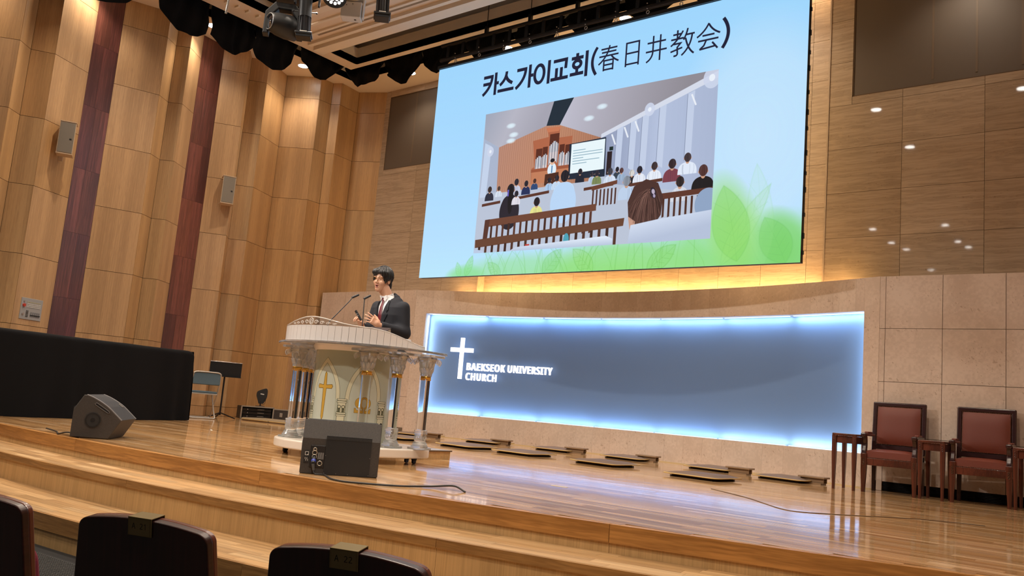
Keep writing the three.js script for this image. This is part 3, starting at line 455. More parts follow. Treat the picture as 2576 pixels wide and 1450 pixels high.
  P([[1096, 520], [1669, 318], [1669, 350], [1096, 540]], '#d5dbea'); for (const [x, y] of [[1180, 510], [1250, 488], [1310, 468], [1395, 440], [1530, 400]]) { P([[x, y], [x + 34, y - 12], [x + 30, 720], [x, 700]], '#c2cee6'); c.strokeStyle = '#77829c'; c.lineWidth = 2; c.beginPath(); c.moveTo(x, y); c.lineTo(x - 2, 700); c.stroke(); }
  for (const [x, y] of [[1150, 530], [1215, 505], [1270, 485], [1545, 405]]) P([[x, y], [x + 8, y - 2], [x + 30, y + 50], [x + 22, y + 52]], '#e8edf6');
  for (const [x, y, a] of [[1345, 440, 26], [1640, 345, 40], [425, 520, 22]]) { E(x, y, a, a * 1.2, 'rgba(205,214,235,0.9)'); E(x, y, a * 0.35, a * 0.4, '#e9f0fa'); }
  for (const [x, y] of [[548, 400], [570, 450], [555, 480], [1090, 385], [1020, 432]]) soft(x, y, 34, 16, 0, 'rgba(225,245,255,', 0.95);
  // organ
  P([[698, 500], [793, 492], [778, 446], [858, 452], [855, 504], [934, 505], [929, 652], [929, 720], [704, 720], [702, 640], [718, 636]], '#b0674a'); P([[772, 444], [862, 448], [850, 470], [785, 468]], '#c87a58');
  for (const [x, w, t] of [[722, 38, 545], [762, 30, 540], [800, 56, 480], [862, 30, 540], [896, 34, 545]]) { c.fillStyle = '#5b2f24'; c.fillRect(x, t, w, 92); for (let i = 0; i < w / 8; i++) { c.fillStyle = i % 2 ? '#e4eaf2' : '#a5b0be'; c.fillRect(x + i * 8, t + 34 + Math.abs(i - w / 16) * 7, 6, 96); } }
  c.fillStyle = '#9c563c'; c.fillRect(700, 646, 232, 16); c.fillStyle = '#c17e5c'; c.fillRect(706, 662, 222, 60);
  P([[920, 545], [1124, 538], [1130, 726], [926, 720]], '#1d2a3c'); P([[932, 548], [1120, 545], [1122, 690], [934, 692]], '#e8f6fb'); c.fillStyle = '#7aa0b4'; for (let k = 0; k < 6; k++) c.fillRect(944, 580 + k * 13, [70, 165, 165, 60, 150, 80][k], 3);
  c.fillStyle = '#1c2f2d'; c.fillRect(1146, 588, 20, 18); c.fillStyle = '#2b2126'; c.fillRect(1136, 610, 26, 110);
  // people and pews, back to front
  const strands = (x, y, a, b, n, light) => { c.save(); c.beginPath(); c.ellipse(x, y, a, b, 0, 0, 7); c.clip(); for (let i = 0; i < n; i++) { const t = (r() - 0.5) * 2.2; c.strokeStyle = r() < 0.5 ? 'rgba(0,0,0,0.25)' : light; c.lineWidth = Math.max(1, a * 0.05); c.beginPath(); c.moveTo(x + t * a * 0.35, y - b); c.quadraticCurveTo(x + t * a * 1.1, y - b * 0.1, x + t * a * 0.8, y + b); c.stroke(); } c.restore(); };
  const head = (x, y, s, hair, coat, w = 1) => { const sh = s * 1.5 * w, yb = y + s * 3.1; c.beginPath(); c.moveTo(x - sh, yb); c.bezierCurveTo(x - sh * 1.02, y + s * 1.5, x - sh * 0.75, y + s * 1.05, x - s * 0.3, y + s * 0.85); c.lineTo(x + s * 0.3, y + s * 0.85); c.bezierCurveTo(x + sh * 0.75, y + s * 1.05, x + sh * 1.02, y + s * 1.5, x + sh, yb); c.closePath(); c.fillStyle = coat; c.fill(); c.strokeStyle = 'rgba(30,40,70,0.18)'; c.lineWidth = 2; for (let i = 0; i < 5; i++) { const q = (r() - 0.5) * sh * 1.4; c.beginPath(); c.moveTo(x + q, y + s * 1.3); c.quadraticCurveTo(x + q * 1.2, y + s * 2.2, x + q * 0.9, yb); c.stroke(); } E(x, y + s * 0.78, s * 0.34, s * 0.42, '#c99b82'); E(x - s * 0.66, y + s * 0.18, s * 0.12, s * 0.2, '#cf9f86'); E(x + s * 0.66, y + s * 0.18, s * 0.12, s * 0.2, '#cf9f86'); E(x, y, s * 0.68, s * 0.86, hair); strands(x, y, s * 0.66, s * 0.84, 14, 'rgba(190,180,190,0.16)'); };
  E(826, 660, 26, 34, '#dfeefa'); E(826, 622, 12, 15, '#e0b49a'); E(826, 614, 13, 10, '#1d1d26'); c.fillStyle = '#3f78a8'; c.fillRect(823, 640, 6, 36); P([[788, 680], [868, 676], [872, 730], [786, 736]], '#4b2b22');
  const D2 = '#20202c';
  for (const a of [[993, 688, 17, D2, '#1e2433'], [1061, 708, 13, D2, '#b8cbe6'], [1088, 706, 17, D2, '#7c8a58'], [1196, 700, 14, D2, '#35424f'], [1219, 708, 15, '#4c2d2c', '#9db4cf'], [1274, 725, 18, '#e6e4e0', '#28262c'], [728, 706, 14, '#4a2b26', '#2d4a78'], [677, 714, 18, D2, '#22305a'], [615, 700, 20, D2, '#c6cbe0'], [504, 722, 14, '#4b3a34', '#d9e4f4'], [444, 722, 19, '#372a2a', '#2a2d3e'], [817, 712, 16, D2, '#a9c8ea'], [861, 706, 18, D2, '#c9def5', 1.1], [1159, 706, 20, '#3b3d48', '#d5e2f4', 1.1], [1313, 715, 20, D2, '#e4eaf6', 1.1], [1387, 706, 22, '#3b3033', '#e6edf8', 1.1]]) head(...a);
  c.fillStyle = '#5a3429'; for (const [x0, ya, x1, yb] of [[610, 778, 820, 762], [1020, 770, 1180, 760], [1250, 775, 1430, 765], [400, 795, 520, 786]]) P([[x0, ya], [x1, yb], [x1, yb + 14], [x0, ya + 14]], '#5a3429');
  head(1474, 706, 26, '#2e2226', '#7c3e4c', 1.1); head(1546, 686, 24, '#3c3134', '#dfe9f8', 1.25); head(1622, 752, 30, '#4c2e2c', '#1b1a1e', 1.15); head(1250, 760, 28, '#8b94a2', '#bcd0ea'); head(906, 700, 34, '#1c1c25', '#bfdaf6', 1.25); E(906, 830, 74, 100, '#b9d6f6'); head(1516, 790, 28, '#2c2427', '#d5d9e4');
  P([[1060, 768], [1200, 750], [1200, 768], [1066, 788]], '#6b3f30'); for (let k = 0; k < 7; k++) P([[1070 + k * 20, 786], [1078 + k * 20, 785], [1078 + k * 20, 860], [1070 + k * 20, 862]], '#4b2a22');
  head(582, 735, 34, '#191820', '#25222e', 1.05); E(582, 850, 62, 90, '#25222e'); E(585, 790, 17, 70, '#17161d'); c.fillStyle = '#6a5fc0'; c.fillRect(562, 735, 9, 34);
  head(751, 812, 26, '#1d1820', '#e6e28e'); head(620, 760, 18, D2, '#e3dfe9');
  P([[1425, 835], [1669, 828], [1669, 850], [1428, 862]], '#5d352a'); for (let k = 0; k < 9; k++) P([[1436 + k * 27, 858], [1446 + k * 27, 858], [1446 + k * 27, 940], [1436 + k * 27, 944]], '#4a2a22');
  E(1650, 900, 60, 70, '#8ea4c4');
  P([[430, 880], [1095, 852], [1096, 884], [440, 918]], '#6d4333'); P([[430, 880], [462, 878], [452, 1000], [424, 1000]], '#55322a'); for (let k = 0; k < 17; k++) { const x = 470 + k * 37; P([[x, 912 - k * 1.6], [x + 13, 911 - k * 1.6], [x + 13, 985], [x, 988]], k % 3 ? '#573329' : '#43261f'); }
  P([[376, 980], [1250, 930], [1246, 966], [378, 1022]], '#65402f'); for (let k = 0; k < 20; k++) { const x = 400 + k * 42; P([[x, 1018 - k * 2.6], [x + 15, 1017 - k * 2.6], [x + 15, 1049], [x, 1049]], k % 2 ? '#4e2e25' : '#3a211c'); }
  E(940, 1010, 16, 30, '#49a0b5'); c.fillStyle = '#c23b34'; c.fillRect(700, 1020, 26, 22);
  P([[1270, 930], [1262, 860], [1290, 790], [1350, 762], [1410, 785], [1438, 850], [1432, 930], [1400, 975], [1330, 985], [1290, 970]], '#4a302c'); P([[1268, 925], [1280, 985], [1300, 1000], [1306, 950]], '#c79a86');
  c.save(); c.beginPath(); c.ellipse(1350, 872, 86, 112, 0, 0, 7); c.clip(); for (let i = 0; i < 150; i++) { const t = r(); c.strokeStyle = ['rgba(120,84,74,0.35)', 'rgba(30,16,16,0.4)', 'rgba(160,125,110,0.22)'][i % 3]; c.lineWidth = 2.5; c.beginPath(); c.moveTo(1375 + (r() - 0.5) * 30, 820 + (r() - 0.5) * 20); c.quadraticCurveTo(1300 + t * 110, 780 + r() * 60, 1262 + t * 180, 860 + r() * 130); c.stroke(); } c.restore();
  E(1388, 828, 13, 27, '#2a2230', -0.3); E(1388, 822, 8, 12, '#b9aec4', -0.3); E(1394, 842, 6, 9, '#a89cba', -0.3);
  g = c.createLinearGradient(1280, 930, 1300, 1049); g.addColorStop(0, '#dbe6f8'); g.addColorStop(1, '#b4c1da'); P([[1284, 966], [1420, 948], [1669, 926], [1669, 1049], [1274, 1049]], g);
  g = c.createLinearGradient(0, 1008, 0, 1049); g.addColorStop(0, '#e2ecfa'); g.addColorStop(1, '#b7c6de'); P([[600, 1049], [640, 1031], [1160, 1006], [1195, 1022], [1190, 1049]], g); E(378, 1046, 60, 14, '#b9c9e4');
  c.restore();
  return cv;
}
const SX0 = -9.553, SX1 = -3.478, SY0 = 2.465, SY1 = 5.92, SZ = -9.45;
{
  const g = group('led_screen', (SX0 + SX1) / 2, SY0, SZ); tag(g, 'huge bright wall screen showing a pale blue church slide', 'screen');
  const t = new THREE.CanvasTexture(slideCanvas()); t.colorSpace = THREE.SRGBColorSpace; t.magFilter = THREE.LinearFilter;
  const w = SX1 - SX0, h = SY1 - SY0;
  obj('display', new THREE.PlaneGeometry(w, h).translate(0, h / 2, 0.002), std({ color: 0x000000, emissive: 0xffffff, emissiveMap: t, emissiveIntensity: 1.0, roughness: 0.8 }), g);
  for (let i = 0; i < 12; i++) for (let k = 0; k < 7; k++) obj('cabinet', bx(w / 12 - 0.002, h / 7 - 0.002, 0.08, -w / 2 + (i + 0.5) * w / 12, (k + 0.5) * h / 7, -0.041), M.blackPlastic, g);
  for (let k = 0; k < 14; k++) for (const s of [-1, 1]) obj('latch', bx(0.016, 0.045 + 0.02 * (k % 2), 0.03, s * (w / 2 + 0.006), (k + 0.3 + 0.2 * (k % 3 === 0)) * h / 14, -0.05), M.blackPlastic, g);
  const a = new THREE.RectAreaLight(new THREE.Color(0.62, 0.84, 1), SCREEN_GLOW, w, h); a.position.set((SX0 + SX1) / 2, (SY0 + SY1) / 2, SZ + 0.02); a.lookAt((SX0 + SX1) / 2, (SY0 + SY1) / 2, 0); scene.add(a);
  // warm strips on the back of the screen, shining into the recess
  const bl = group('screen_back_light', 0, 0, SZ - 0.1); tag(bl, 'warm light strips on the back edges of the screen', 'light strip'); const amber2 = new THREE.Color(1, 0.70, 0.38);
  for (const x of [SX0 + 0.95, SX1 - 0.95]) { obj('led_strip', bx(0.02, h - 0.3, 0.01, x, (SY0 + SY1) / 2, 0), std({ color: 0x111111, emissive: amber2, emissiveIntensity: 1.2 }), bl); const q = new THREE.RectAreaLight(amber2, BACKLIGHT, 0.05, h - 0.3); q.position.set(x, (SY0 + SY1) / 2, SZ - 0.115); q.lookAt(x, (SY0 + SY1) / 2, SZ - 2); scene.add(q); }
  // hanging truss
  const tr = group('screen_truss', 0, 0, -9.40); tag(tr, 'black ladder truss with shackles hanging above the screen', 'truss');
  obj('chord', rod([-9.5, 6.30, 0], [-3.3, 6.30, 0], 0.03), M.blackMetal, tr); obj('chord', rod([-9.5, 6.05, 0], [-3.3, 6.05, 0], 0.03), M.blackMetal, tr);
  obj('hanging_bar', bx(w + 0.02, 0.05, 0.08, (SX0 + SX1) / 2, SY1 + 0.027, -0.05), M.blackMetal, tr);
  for (let x = -9.35; x < -3.3; x += 0.32) obj('rung', bx(0.05, 0.22, 0.02, x, 6.175, 0), M.blackMetal, tr);
  for (let i = 0; i < 12; i++) { const x = -9.16 + i * 0.5; const s = obj('shackle', new THREE.TorusGeometry(0.022, 0.006, 8, 16).translate(x, 5.985, 0), M.steel, tr); obj('pin', [sph(0.009, x, 6.03, 0.02), sph(0.009, x, 6.10, 0.03)], M.steel, s); }
  for (let i = 0; i < 7; i++) obj('clamp', [bx(0.05, 0.14, 0.05, -8.0 + i * 0.86 - 0.55, 6.36, 0), rod([-8.55 + i * 0.86, 6.4, 0], [-8.55 + i * 0.86, 7.2, 0], 0.006)], M.blackMetal, tr);
}
// ---------- black swags hung in the ceiling slot ----------
{
  const swag = (outline, place, label, seed) => {                // outline: [along, height] of the lower hem
    const n = outline.length - 1, U = 40, Vn = 14, pos = [], idx = [], r = rng(seed), ph = r() * 6, top = CEIL + 0.28;
    for (let j = 0; j <= Vn; j++) for (let i = 0; i <= U; i++) {
      const u = i / U, f = u * n, k = Math.min(n - 1, Math.floor(f)), t = f - k, ev = t * t * (3 - 2 * t) * 0.4 + t * 0.6, a = lerp(outline[k][0], outline[k + 1][0], ev), y = lerp(outline[k][1], outline[k + 1][1], ev), v = j / Vn;
      const fold = 0.03 * Math.sin(v * 9 - Math.abs(u - 0.5) * 7 + ph) * (0.3 + v) + 0.02 * Math.sin(u * 21 + ph + v * 3);
      pos.push(...place(lerp(lerp(outline[0][0], outline[n][0], u), a, v), lerp(top, y, v), fold + 0.05 * v));
      if (i < U && j < Vn) { const q = j * (U + 1) + i; idx.push(q, q + U + 1, q + 1, q + 1, q + U + 1, q + U + 2); }
    }
    const g = new THREE.BufferGeometry(); g.setAttribute('position', new THREE.Float32BufferAttribute(pos, 3)); g.setIndex(idx); g.computeVertexNormals();
    tag(obj('curtain_swag', g, M.blackCloth), label, 'curtain', 'black swag valances');
  };
  const L = (z, y, o) => [-12.17 + o, y, z], Bk = (x, y, o) => [x, y, -9.77 + o];
  swag([[-4.2, 6.2], [-4.5, 5.9], [-4.75, 5.82], [-5.02, 5.81], [-5.17, 5.84], [-5.50, 5.98], [-5.75, 6.3]], L, 'black swag barely showing at the top edge above the left red band', 1);
  swag([[-5.90, 6.35], [-5.99, 6.12], [-6.17, 5.94], [-6.29, 5.87], [-6.48, 5.88], [-6.66, 5.93], [-6.77, 6.01]], L, 'largest black swag, farthest left below the ceiling edge', 2);
  swag([[-6.83, 6.03], [-7.10, 5.92], [-7.26, 5.86], [-7.32, 5.87], [-7.41, 5.95], [-7.55, 6.03], [-7.63, 6.12]], L, 'black swag with a pointed hem over the second red band', 3);
  swag([[-7.63, 6.11], [-7.74, 5.98], [-7.87, 5.90], [-8.03, 5.88], [-8.18, 5.92], [-8.28, 5.99], [-8.39, 6.13], [-8.49, 6.42]], L, 'rounded black swag left of the lit corner downlight', 4);
  swag([[-8.54, 6.41], [-8.61, 6.32], [-8.69, 6.26], [-8.80, 6.14], [-8.91, 6.07], [-9.03, 6.07], [-9.20, 6.14], [-9.30, 6.25], [-9.54, 6.51]], L, 'black swag just right of the lit corner downlight', 5);
  swag([[-12.3, 6.57], [-12.14, 6.35], [-12.06, 6.24], [-11.92, 6.15], [-11.85, 6.19], [-11.69, 6.18], [-11.48, 6.19], [-11.36, 6.28], [-11.26, 6.43]], Bk, 'ragged black swag at the ceiling corner left of the screen', 6);
  swag([[-11.25, 6.42], [-11.10, 6.25], [-11.06, 6.18], [-10.89, 6.07], [-10.70, 5.97], [-10.58, 5.98], [-10.48, 6.09], [-10.31, 6.35]], Bk, 'pointed black swag nearest the left edge of the screen', 7);
  swag([[-10.30, 6.36], [-10.15, 6.20], [-10.02, 6.09], [-9.89, 6.03], [-9.66, 6.11], [-9.49, 6.17], [-9.30, 6.30]], Bk, 'black swag half behind the top left corner of the screen', 8);
  const nm = ['first', 'second', 'third', 'fourth', 'fifth', 'sixth', 'seventh'];
  for (let i = 0; i < 6; i++) { const a = -9.25 + i * 1.0; swag([[a, 6.33], [a + 0.14, 6.16], [a + 0.35, 6.03], [a + 0.55, 6.05], [a + 0.75, 6.13], [a + 0.93, 6.3]], Bk, nm[i] + ' black swag from the left behind the truss above the screen', 20 + i); }
}
// ---------- stage lamps on the bar above the stage ----------
{
  const bar = group('lighting_bar', 0, 4.88, -4.75); tag(bar, 'black lamp bar hung across the stage just above the picture', 'pipe'); obj('pipe', rod([-7.7, 0, 0], [-1, 0, 0], 0.03), M.blackMetal, bar); for (const x of [-7.4, -5, -2]) obj('cable', rod([x, 0, 0], [x, 1.55, 0], 0.006), M.blackMetal, bar);
  // moving head: yoke and tilted head
  const mh = group('moving_head_lamp', -7.02, 4.10, -4.72, 49 * D); tag(mh, 'black moving head spotlight with a round glass lens', 'stage light');
  obj('base', rb(0.26, 0.12, 0.22, 0.02, 0.02, 0.36, 0), M.blackPlastic, mh); obj('clamp', rb(0.06, 0.33, 0.06, 0.01, 0.0, 0.58, 0), M.blackMetal, mh);
  obj('yoke', [extrude(poly([[-0.19, -0.09], [-0.135, -0.09], [-0.125, 0.10], [-0.06, 0.18], [0.06, 0.18], [0.125, 0.10], [0.135, -0.09], [0.19, -0.09], [0.185, 0.14], [0.10, 0.25], [-0.10, 0.25], [-0.185, 0.14]]), 0.11, 0.012).translate(0, 0, -0.055)], M.blackPlastic, mh);
  const hd = sub('head', mh); hd.position.set(0, 0.03, 0); hd.rotation.set(0.12, -0.95, 0.0); hd.scale.setScalar(0.80);
  obj('head_shell', lathe([[0.001, -0.22], [0.10, -0.22], [0.145, -0.17], [0.155, -0.05], [0.14, 0.08], [0.112, 0.18], [0.105, 0.20], [0.09, 0.20], [0.09, 0.185], [0.001, 0.185]], 36).rotateX(Math.PI / 2), M.blackPlastic, hd);
  obj('lens', new THREE.SphereGeometry(0.16, 32, 10, 0, 7, 0, 0.60).scale(1, 0.35, 1).translate(0, 0.138, 0).rotateX(Math.PI / 2), phy({ color: col(0.01, 0.012, 0.016), roughness: 0.03, clearcoat: 1 }), hd);
  obj('lens_rim', new THREE.TorusGeometry(0.098, 0.005, 8, 40).translate(0, 0, 0.2), M.steel, hd);
  // profile spots
  const profile = (x, y, z, k, label, tiltX) => {
    const g = group('profile_spotlight', x, y, z, 49 * D); tag(g, label, 'stage light'); const b = sub('barrel_assembly', g); b.rotation.set(tiltX, 0, 0.05); b.scale.setScalar(k);
    obj('housing', [cyl(0.085, 0.085, 0.30, 0, 0.30, 0), cyl(0.06, 0.085, 0.06, 0, 0.48, 0)], M.blackMetal, b);
    obj('barrel', [cyl(0.075, 0.08, 0.22, 0, 0.05, 0), ...[0, 1, 2, 3, 4, 5, 6, 7].map((i) => bx(0.012, 0.2, 0.02, 0.08, 0.05, 0).rotateY(i * Math.PI / 4))], M.blackGloss, b);
    const fr = obj('filter_frame', [rb(0.22, 0.03, 0.22, 0.006, 0, -0.09, 0), rb(0.19, 0.04, 0.19, 0.006, 0, -0.12, 0)], M.blackMetal, b);
    obj('label_strip', bx(0.09, 0.012, 0.002, 0, -0.075, 0.112), M.whitePaint, fr);
    for (const s of [-1, 1]) obj('knob', [rod([s * 0.085, 0.22, 0], [s * 0.15, 0.22, 0], 0.006), sph(0.014, s * 0.15, 0.22, 0)], M.blackMetal, b);
    obj('yoke', [rb(0.02, 0.36, 0.05, 0.004, 0.115, 0.42, 0), rb(0.02, 0.36, 0.05, 0.004, -0.115, 0.42, 0), rb(0.25, 0.02, 0.05, 0.004, 0, 0.6, 0)], M.blackMetal, g);
    return g;
  };
  profile(-6.72, 4.05, -4.75, 0.74, 'long black profile spotlight beside the moving head', 0.05);
  profile(-6.62, 4.60, -5.62, 0.80, 'short black profile spotlight right of the white ceiling box', 0);
  const par = group('par_lamp', -6.63, 4.49, -5.0, 40 * D); tag(par, 'round LED wash lamp shining white at the top edge', 'stage light');
  const body = sub('can', par); body.rotation.x = 2.5;
  obj('shell', lathe([[0.001, -0.16], [0.08, -0.16], [0.11, -0.08], [0.125, 0.04], [0.115, 0.04], [0.10, 0.02], [0.001, 0.02]], 32), M.blackPlastic, body);
  const dots = []; for (let ring = 0; ring < 3; ring++) for (let i = 0; i < Math.max(1, ring * 6); i++) { const a = i / Math.max(1, ring * 6) * Math.PI * 2; dots.push(cyl(0.015, 0.015, 0.01, Math.cos(a) * ring * 0.04, 0.026, Math.sin(a) * ring * 0.04, 14)); }
  obj('led_lens', dots, std({ color: 0xffffff, emissive: 0xffffff, emissiveIntensity: 2.2 }), body);
  obj('bracket', [rod([0, 0, -0.0], [0, 0.42, 0], 0.012), bx(0.28, 0.02, 0.04, 0, 0.14, 0)], M.blackMetal, par);
  const spot = (x, y, z, tx, ty, tz, cd, ang, c = SOFT) => { const s = new THREE.SpotLight(c, cd, 0, ang * D, 0.7, 2); s.position.set(x, y, z); s.target.position.set(tx, ty, tz); s.castShadow = true; s.shadow.radius = 5; scene.add(s, s.target); };
  spot(-6.65, 4.33, -4.86, -6.0, 1, -5.4, PAR * 0.25, 50);
  // front-of-house lamps hung from the hall ceiling behind the camera
  for (const [x, z, tx, tz, w] of [[-9.2, 1.2, -6.2, -5.6, 1], [-9.9, 1.2, -4.6, -6.5, 1], [-10.6, 1.2, -8.0, -7.5, 0.9], [1.0, 1.2, -6.0, -5.5, 0.9], [2.0, 1.2, -3.0, -6.5, 0.7]]) {
    const g = group('front_spotlight', x, CEIL - 0.62, z); tag(g, 'front stage spotlight on the hall ceiling out of the picture', 'stage light', 'front spotlights out of the picture');
    const b = sub('can', g); b.lookAt(V(tx, 1, tz)); obj('housing', lathe([[0.001, -0.2], [0.07, -0.2], [0.10, -0.1], [0.11, 0.1], [0.1, 0.1], [0.09, 0.05], [0.001, 0.05]], 24).rotateX(Math.PI / 2), M.blackMetal, b);
    obj('lens', cyl(0.09, 0.09, 0.01, 0, 0, 0).rotateX(Math.PI / 2).translate(0, 0, 0.06), std({ color: 0xffffff, emissive: SOFT, emissiveIntensity: 3 }), b); obj('hanger', rod([0, 0.05, 0], [0, 0.62, 0], 0.012), M.blackMetal, g);
    const d = V(tx - x, 1 - (CEIL - 0.62), tz - z).normalize().multiplyScalar(0.13); spot(x + d.x, CEIL - 0.62 + d.y, z + d.z, tx, 1, tz, FRONT * w, 24);
  }
  const blk = group('stage_lamp', -6.32, 3.86, -3.78); tag(blk, 'underside of a black lamp cut by the top edge, with a thin clear tube', 'stage light');
  obj('shell', lathe([[0.001, 0], [0.10, 0.008], [0.13, 0.04], [0.13, 0.2], [0.001, 0.25]], 32), M.blackGloss, blk); obj('stem', rod([0, 0.2, 0], [0, 1.02, -0.4], 0.02), M.blackMetal, blk);
  obj('tube', rod([-0.07, 0.0, 0.05], [-0.092, -0.17, 0.05], 0.009), phy({ color: col(0.6, 0.55, 0.45), roughness: 0.1, transmission: 0.3 }), blk);
  const box = group('ceiling_speaker_box', -9.78, CEIL, -7.72, 40 * D); tag(box, 'white metal box with bracket fixed under the ceiling', 'box');
  obj('case', rb(0.30, 0.24, 0.20, 0.012, 0, -0.20, 0), M.whitePaint, box); obj('bracket', [rb(0.02, 0.30, 0.10, 0.004, 0.17, -0.15, 0), rb(0.34, 0.02, 0.10, 0.004, 0.02, -0.012, 0)], M.whitePaint, box); for (const [x, y] of [[-0.07, -0.14], [0.02, -0.12]]) obj('screw', cyl(0.006, 0.006, 0.01, 0, 0, 0).rotateX(Math.PI / 2).translate(x, y, 0.101), M.blackPlastic, box); obj('port', bx(0.03, 0.004, 0.03, 0.06, -0.322, 0), M.blackPlastic, box);
}
// ---------- fittings on the left wall ----------
{
  const grilleM = std({ color: col(0.26, 0.225, 0.18), roughness: 0.7, bumpMap: sc(fineBump, 8, 8), bumpScale: 0.002 }), caseM = std({ color: col(0.60, 0.46, 0.32), roughness: 0.5 });
  for (const [x, y, z, turn, label] of [[-12.66, 3.86, -5.17, 62 * D, 'beige wall speaker left of the first dark red band'], [-12.93, 3.84, -8.00, 66 * D, 'beige wall speaker right of the second dark red band']]) {
    const g = group('wall_speaker', x, y, z, turn); tag(g, label, 'speaker');
    obj('cabinet', extrude(poly([[-0.105, 0.10], [0.105, 0.10], [0.07, -0.10], [-0.07, -0.10]]), 0.47, 0.006).rotateX(-Math.PI / 2).rotateY(Math.PI).translate(0, -0.235, 0), caseM, g);
    obj('grille', bx(0.19, 0.44, 0.008, 0, 0, 0.104), grilleM, g); obj('badge', bx(0.028, 0.022, 0.003, 0.055, -0.02, 0.109), M.blackPlastic, g); obj('end_cap', [bx(0.215, 0.010, 0.215, 0, 0.237, 0), bx(0.215, 0.010, 0.215, 0, -0.237, 0)], caseM, g);
    obj('bracket', [rb(0.06, 0.56, 0.02, 0.004, -0.06, -0.02, -0.16), rb(0.05, 0.03, 0.14, 0.004, -0.03, 0.1, -0.12), rb(0.05, 0.03, 0.14, 0.004, -0.03, -0.12, -0.12)], caseM, g);
  }
  // lighting control plate
  const p = group('control_panel', -12.815, 1.37, -5.12, Math.atan2(0.62, 0.31) + 0.0); tag(p, 'grey wall control plate with rows of buttons and sliders', 'control panel');
  p.rotation.y = Math.atan2(0.895, -0.447);
  obj('plate', rb(0.40, 0.30, 0.012, 0.004), M.greyPaint, p);
  for (let r = 0; r < 4; r++) for (let i = 0; i < 12; i++) obj('button', bx(0.013, 0.012, 0.006, -0.085 + i * 0.0215, 0.095 - r * 0.022, 0.008), r ? M.whitePaint : std({ color: col(0.5, 0.46, 0.3) }), p);
  for (let i = 0; i < 10; i++) { const s = obj('slider_slot', bx(0.004, 0.07, 0.002, -0.005 + i * 0.0185, -0.075, 0.007), M.blackPlastic, p); obj('slider_cap', bx(0.010, 0.012, 0.012, -0.005 + i * 0.0185, -0.085, 0.012), M.blackPlastic, s); }
  for (let i = 0; i < 2; i++) for (let k = 0; k < 5; k++) obj('switch', bx(0.014, 0.010, 0.008, -0.085 + i * 0.024, -0.03 - k * 0.02, 0.009), M.blackPlastic, p);
  obj('dial', cyl(0.016, 0.016, 0.014).rotateX(Math.PI / 2).translate(-0.15, -0.075, 0.011), M.steel, p); obj('key_switch', cyl(0.013, 0.013, 0.01).rotateX(Math.PI / 2).translate(-0.15, 0.10, 0.01), M.steel, p);
  obj('stop_button', cyl(0.022, 0.022, 0.02).rotateX(Math.PI / 2).translate(-0.15, 0.045, 0.014), std({ color: col(0.55, 0.05, 0.03), roughness: 0.3 }), p);
}
// ---------- black cover over the long instrument at the left ----------
{
  const path = [[-10.25, -2.9], [-10.30, -3.5], [-10.33, -3.98], [-10.45, -4.7], [-10.62, -5.4], [-10.90, -6.05], [-11.24, -6.78]];
  const cur = new THREE.CatmullRomCurve3(path.map((p) => V(p[0], 0, p[1])));
  const N = 90, K = 26, pos = [], idx = [], uv = [];
  for (let i = 0; i <= N; i++) {
    const u = i / N, p = cur.getPointAt(u), t = cur.getTangentAt(u), ox = -t.z, oz = t.x;             // outward, to the room
    const end = sm(0.985, 1, u) * 0.03;
    for (let j = 0; j <= K; j++) {
      const v = j / K; let y, o;
      const H = 0.985 - 0.02 * Math.sin(u * 3) - end;
      if (v < 0.62) { const q = v / 0.62; y = lerp(0.004, H - 0.05, q); o = 0.018 * Math.sin(u * 46 + Math.sin(u * 13) * 2) * (1 - q * 0.85) + 0.03 * (1 - q); }
      else if (v < 0.74) { const a = (v - 0.62) / 0.12 * Math.PI / 2; y = H - 0.05 + 0.05 * Math.sin(a); o = -0.05 + 0.05 * Math.cos(a); }
      else { const q = (v - 0.74) / 0.26; y = H + 0.006 * Math.sin(u * 20 + q * 5); o = -0.05 - q * 0.65; }
      pos.push(p.x + ox * o, y, p.z + oz * o); uv.push(u * 4, v * 2);
      if (i < N && j < K) { const q2 = i * (K + 1) + j; idx.push(q2, q2 + 1, q2 + K + 1, q2 + 1, q2 + K + 2, q2 + K + 1); }
    }
  }
  // end drop at the right end
  const base = pos.length / 3, pe = cur.getPointAt(1), te = cur.getTangentAt(1), oe = [-te.z, te.x];
  const EN = 20; for (let i = 0; i <= EN; i++) for (let j = 0; j <= 12; j++) { const w = i / EN, v = j / 12, out = 0.05 * Math.sin(Math.min(1, (1 - v) * 1.6) * 1.57) + 0.02 * Math.sin(w * 14) * (1 - v) + (i === 0 ? -0.02 : 0); const o = -w * 0.70; pos.push(pe.x + oe[0] * (o + (i === 0 ? 0.03 * (1 - v) : 0)) + te.x * out, lerp(0.004, 0.955, v) + 0.02 * sm(0.85, 1, v), pe.z + oe[1] * (o + (i === 0 ? 0.03 * (1 - v) : 0)) + te.z * out); uv.push(w, v); if (i < EN && j < 12) { const q = base + i * 13 + j; idx.push(q, q + 13, q + 1, q + 1, q + 13, q + 14); } }
  const g = new THREE.BufferGeometry(); g.setAttribute('position', new THREE.Float32BufferAttribute(pos, 3)); g.setAttribute('uv', new THREE.Float32BufferAttribute(uv, 2)); g.setIndex(idx); g.computeVertexNormals();
  const c = group('covered_piano'); tag(c, 'long object at far left hidden under a plain black cloth', 'covered furniture');
  obj('cover_cloth', g, M.blackCloth, c);
  obj('body', [[-10.75, -3.5, 0.07], [-10.98, -5.0, 0.2], [-11.36, -6.1, 0.42]].map(([x, z, a]) => bx(0.5, 0.86, 1.3).rotateY(a).translate(x, 0.45, z)), M.blackPlastic, c);
}
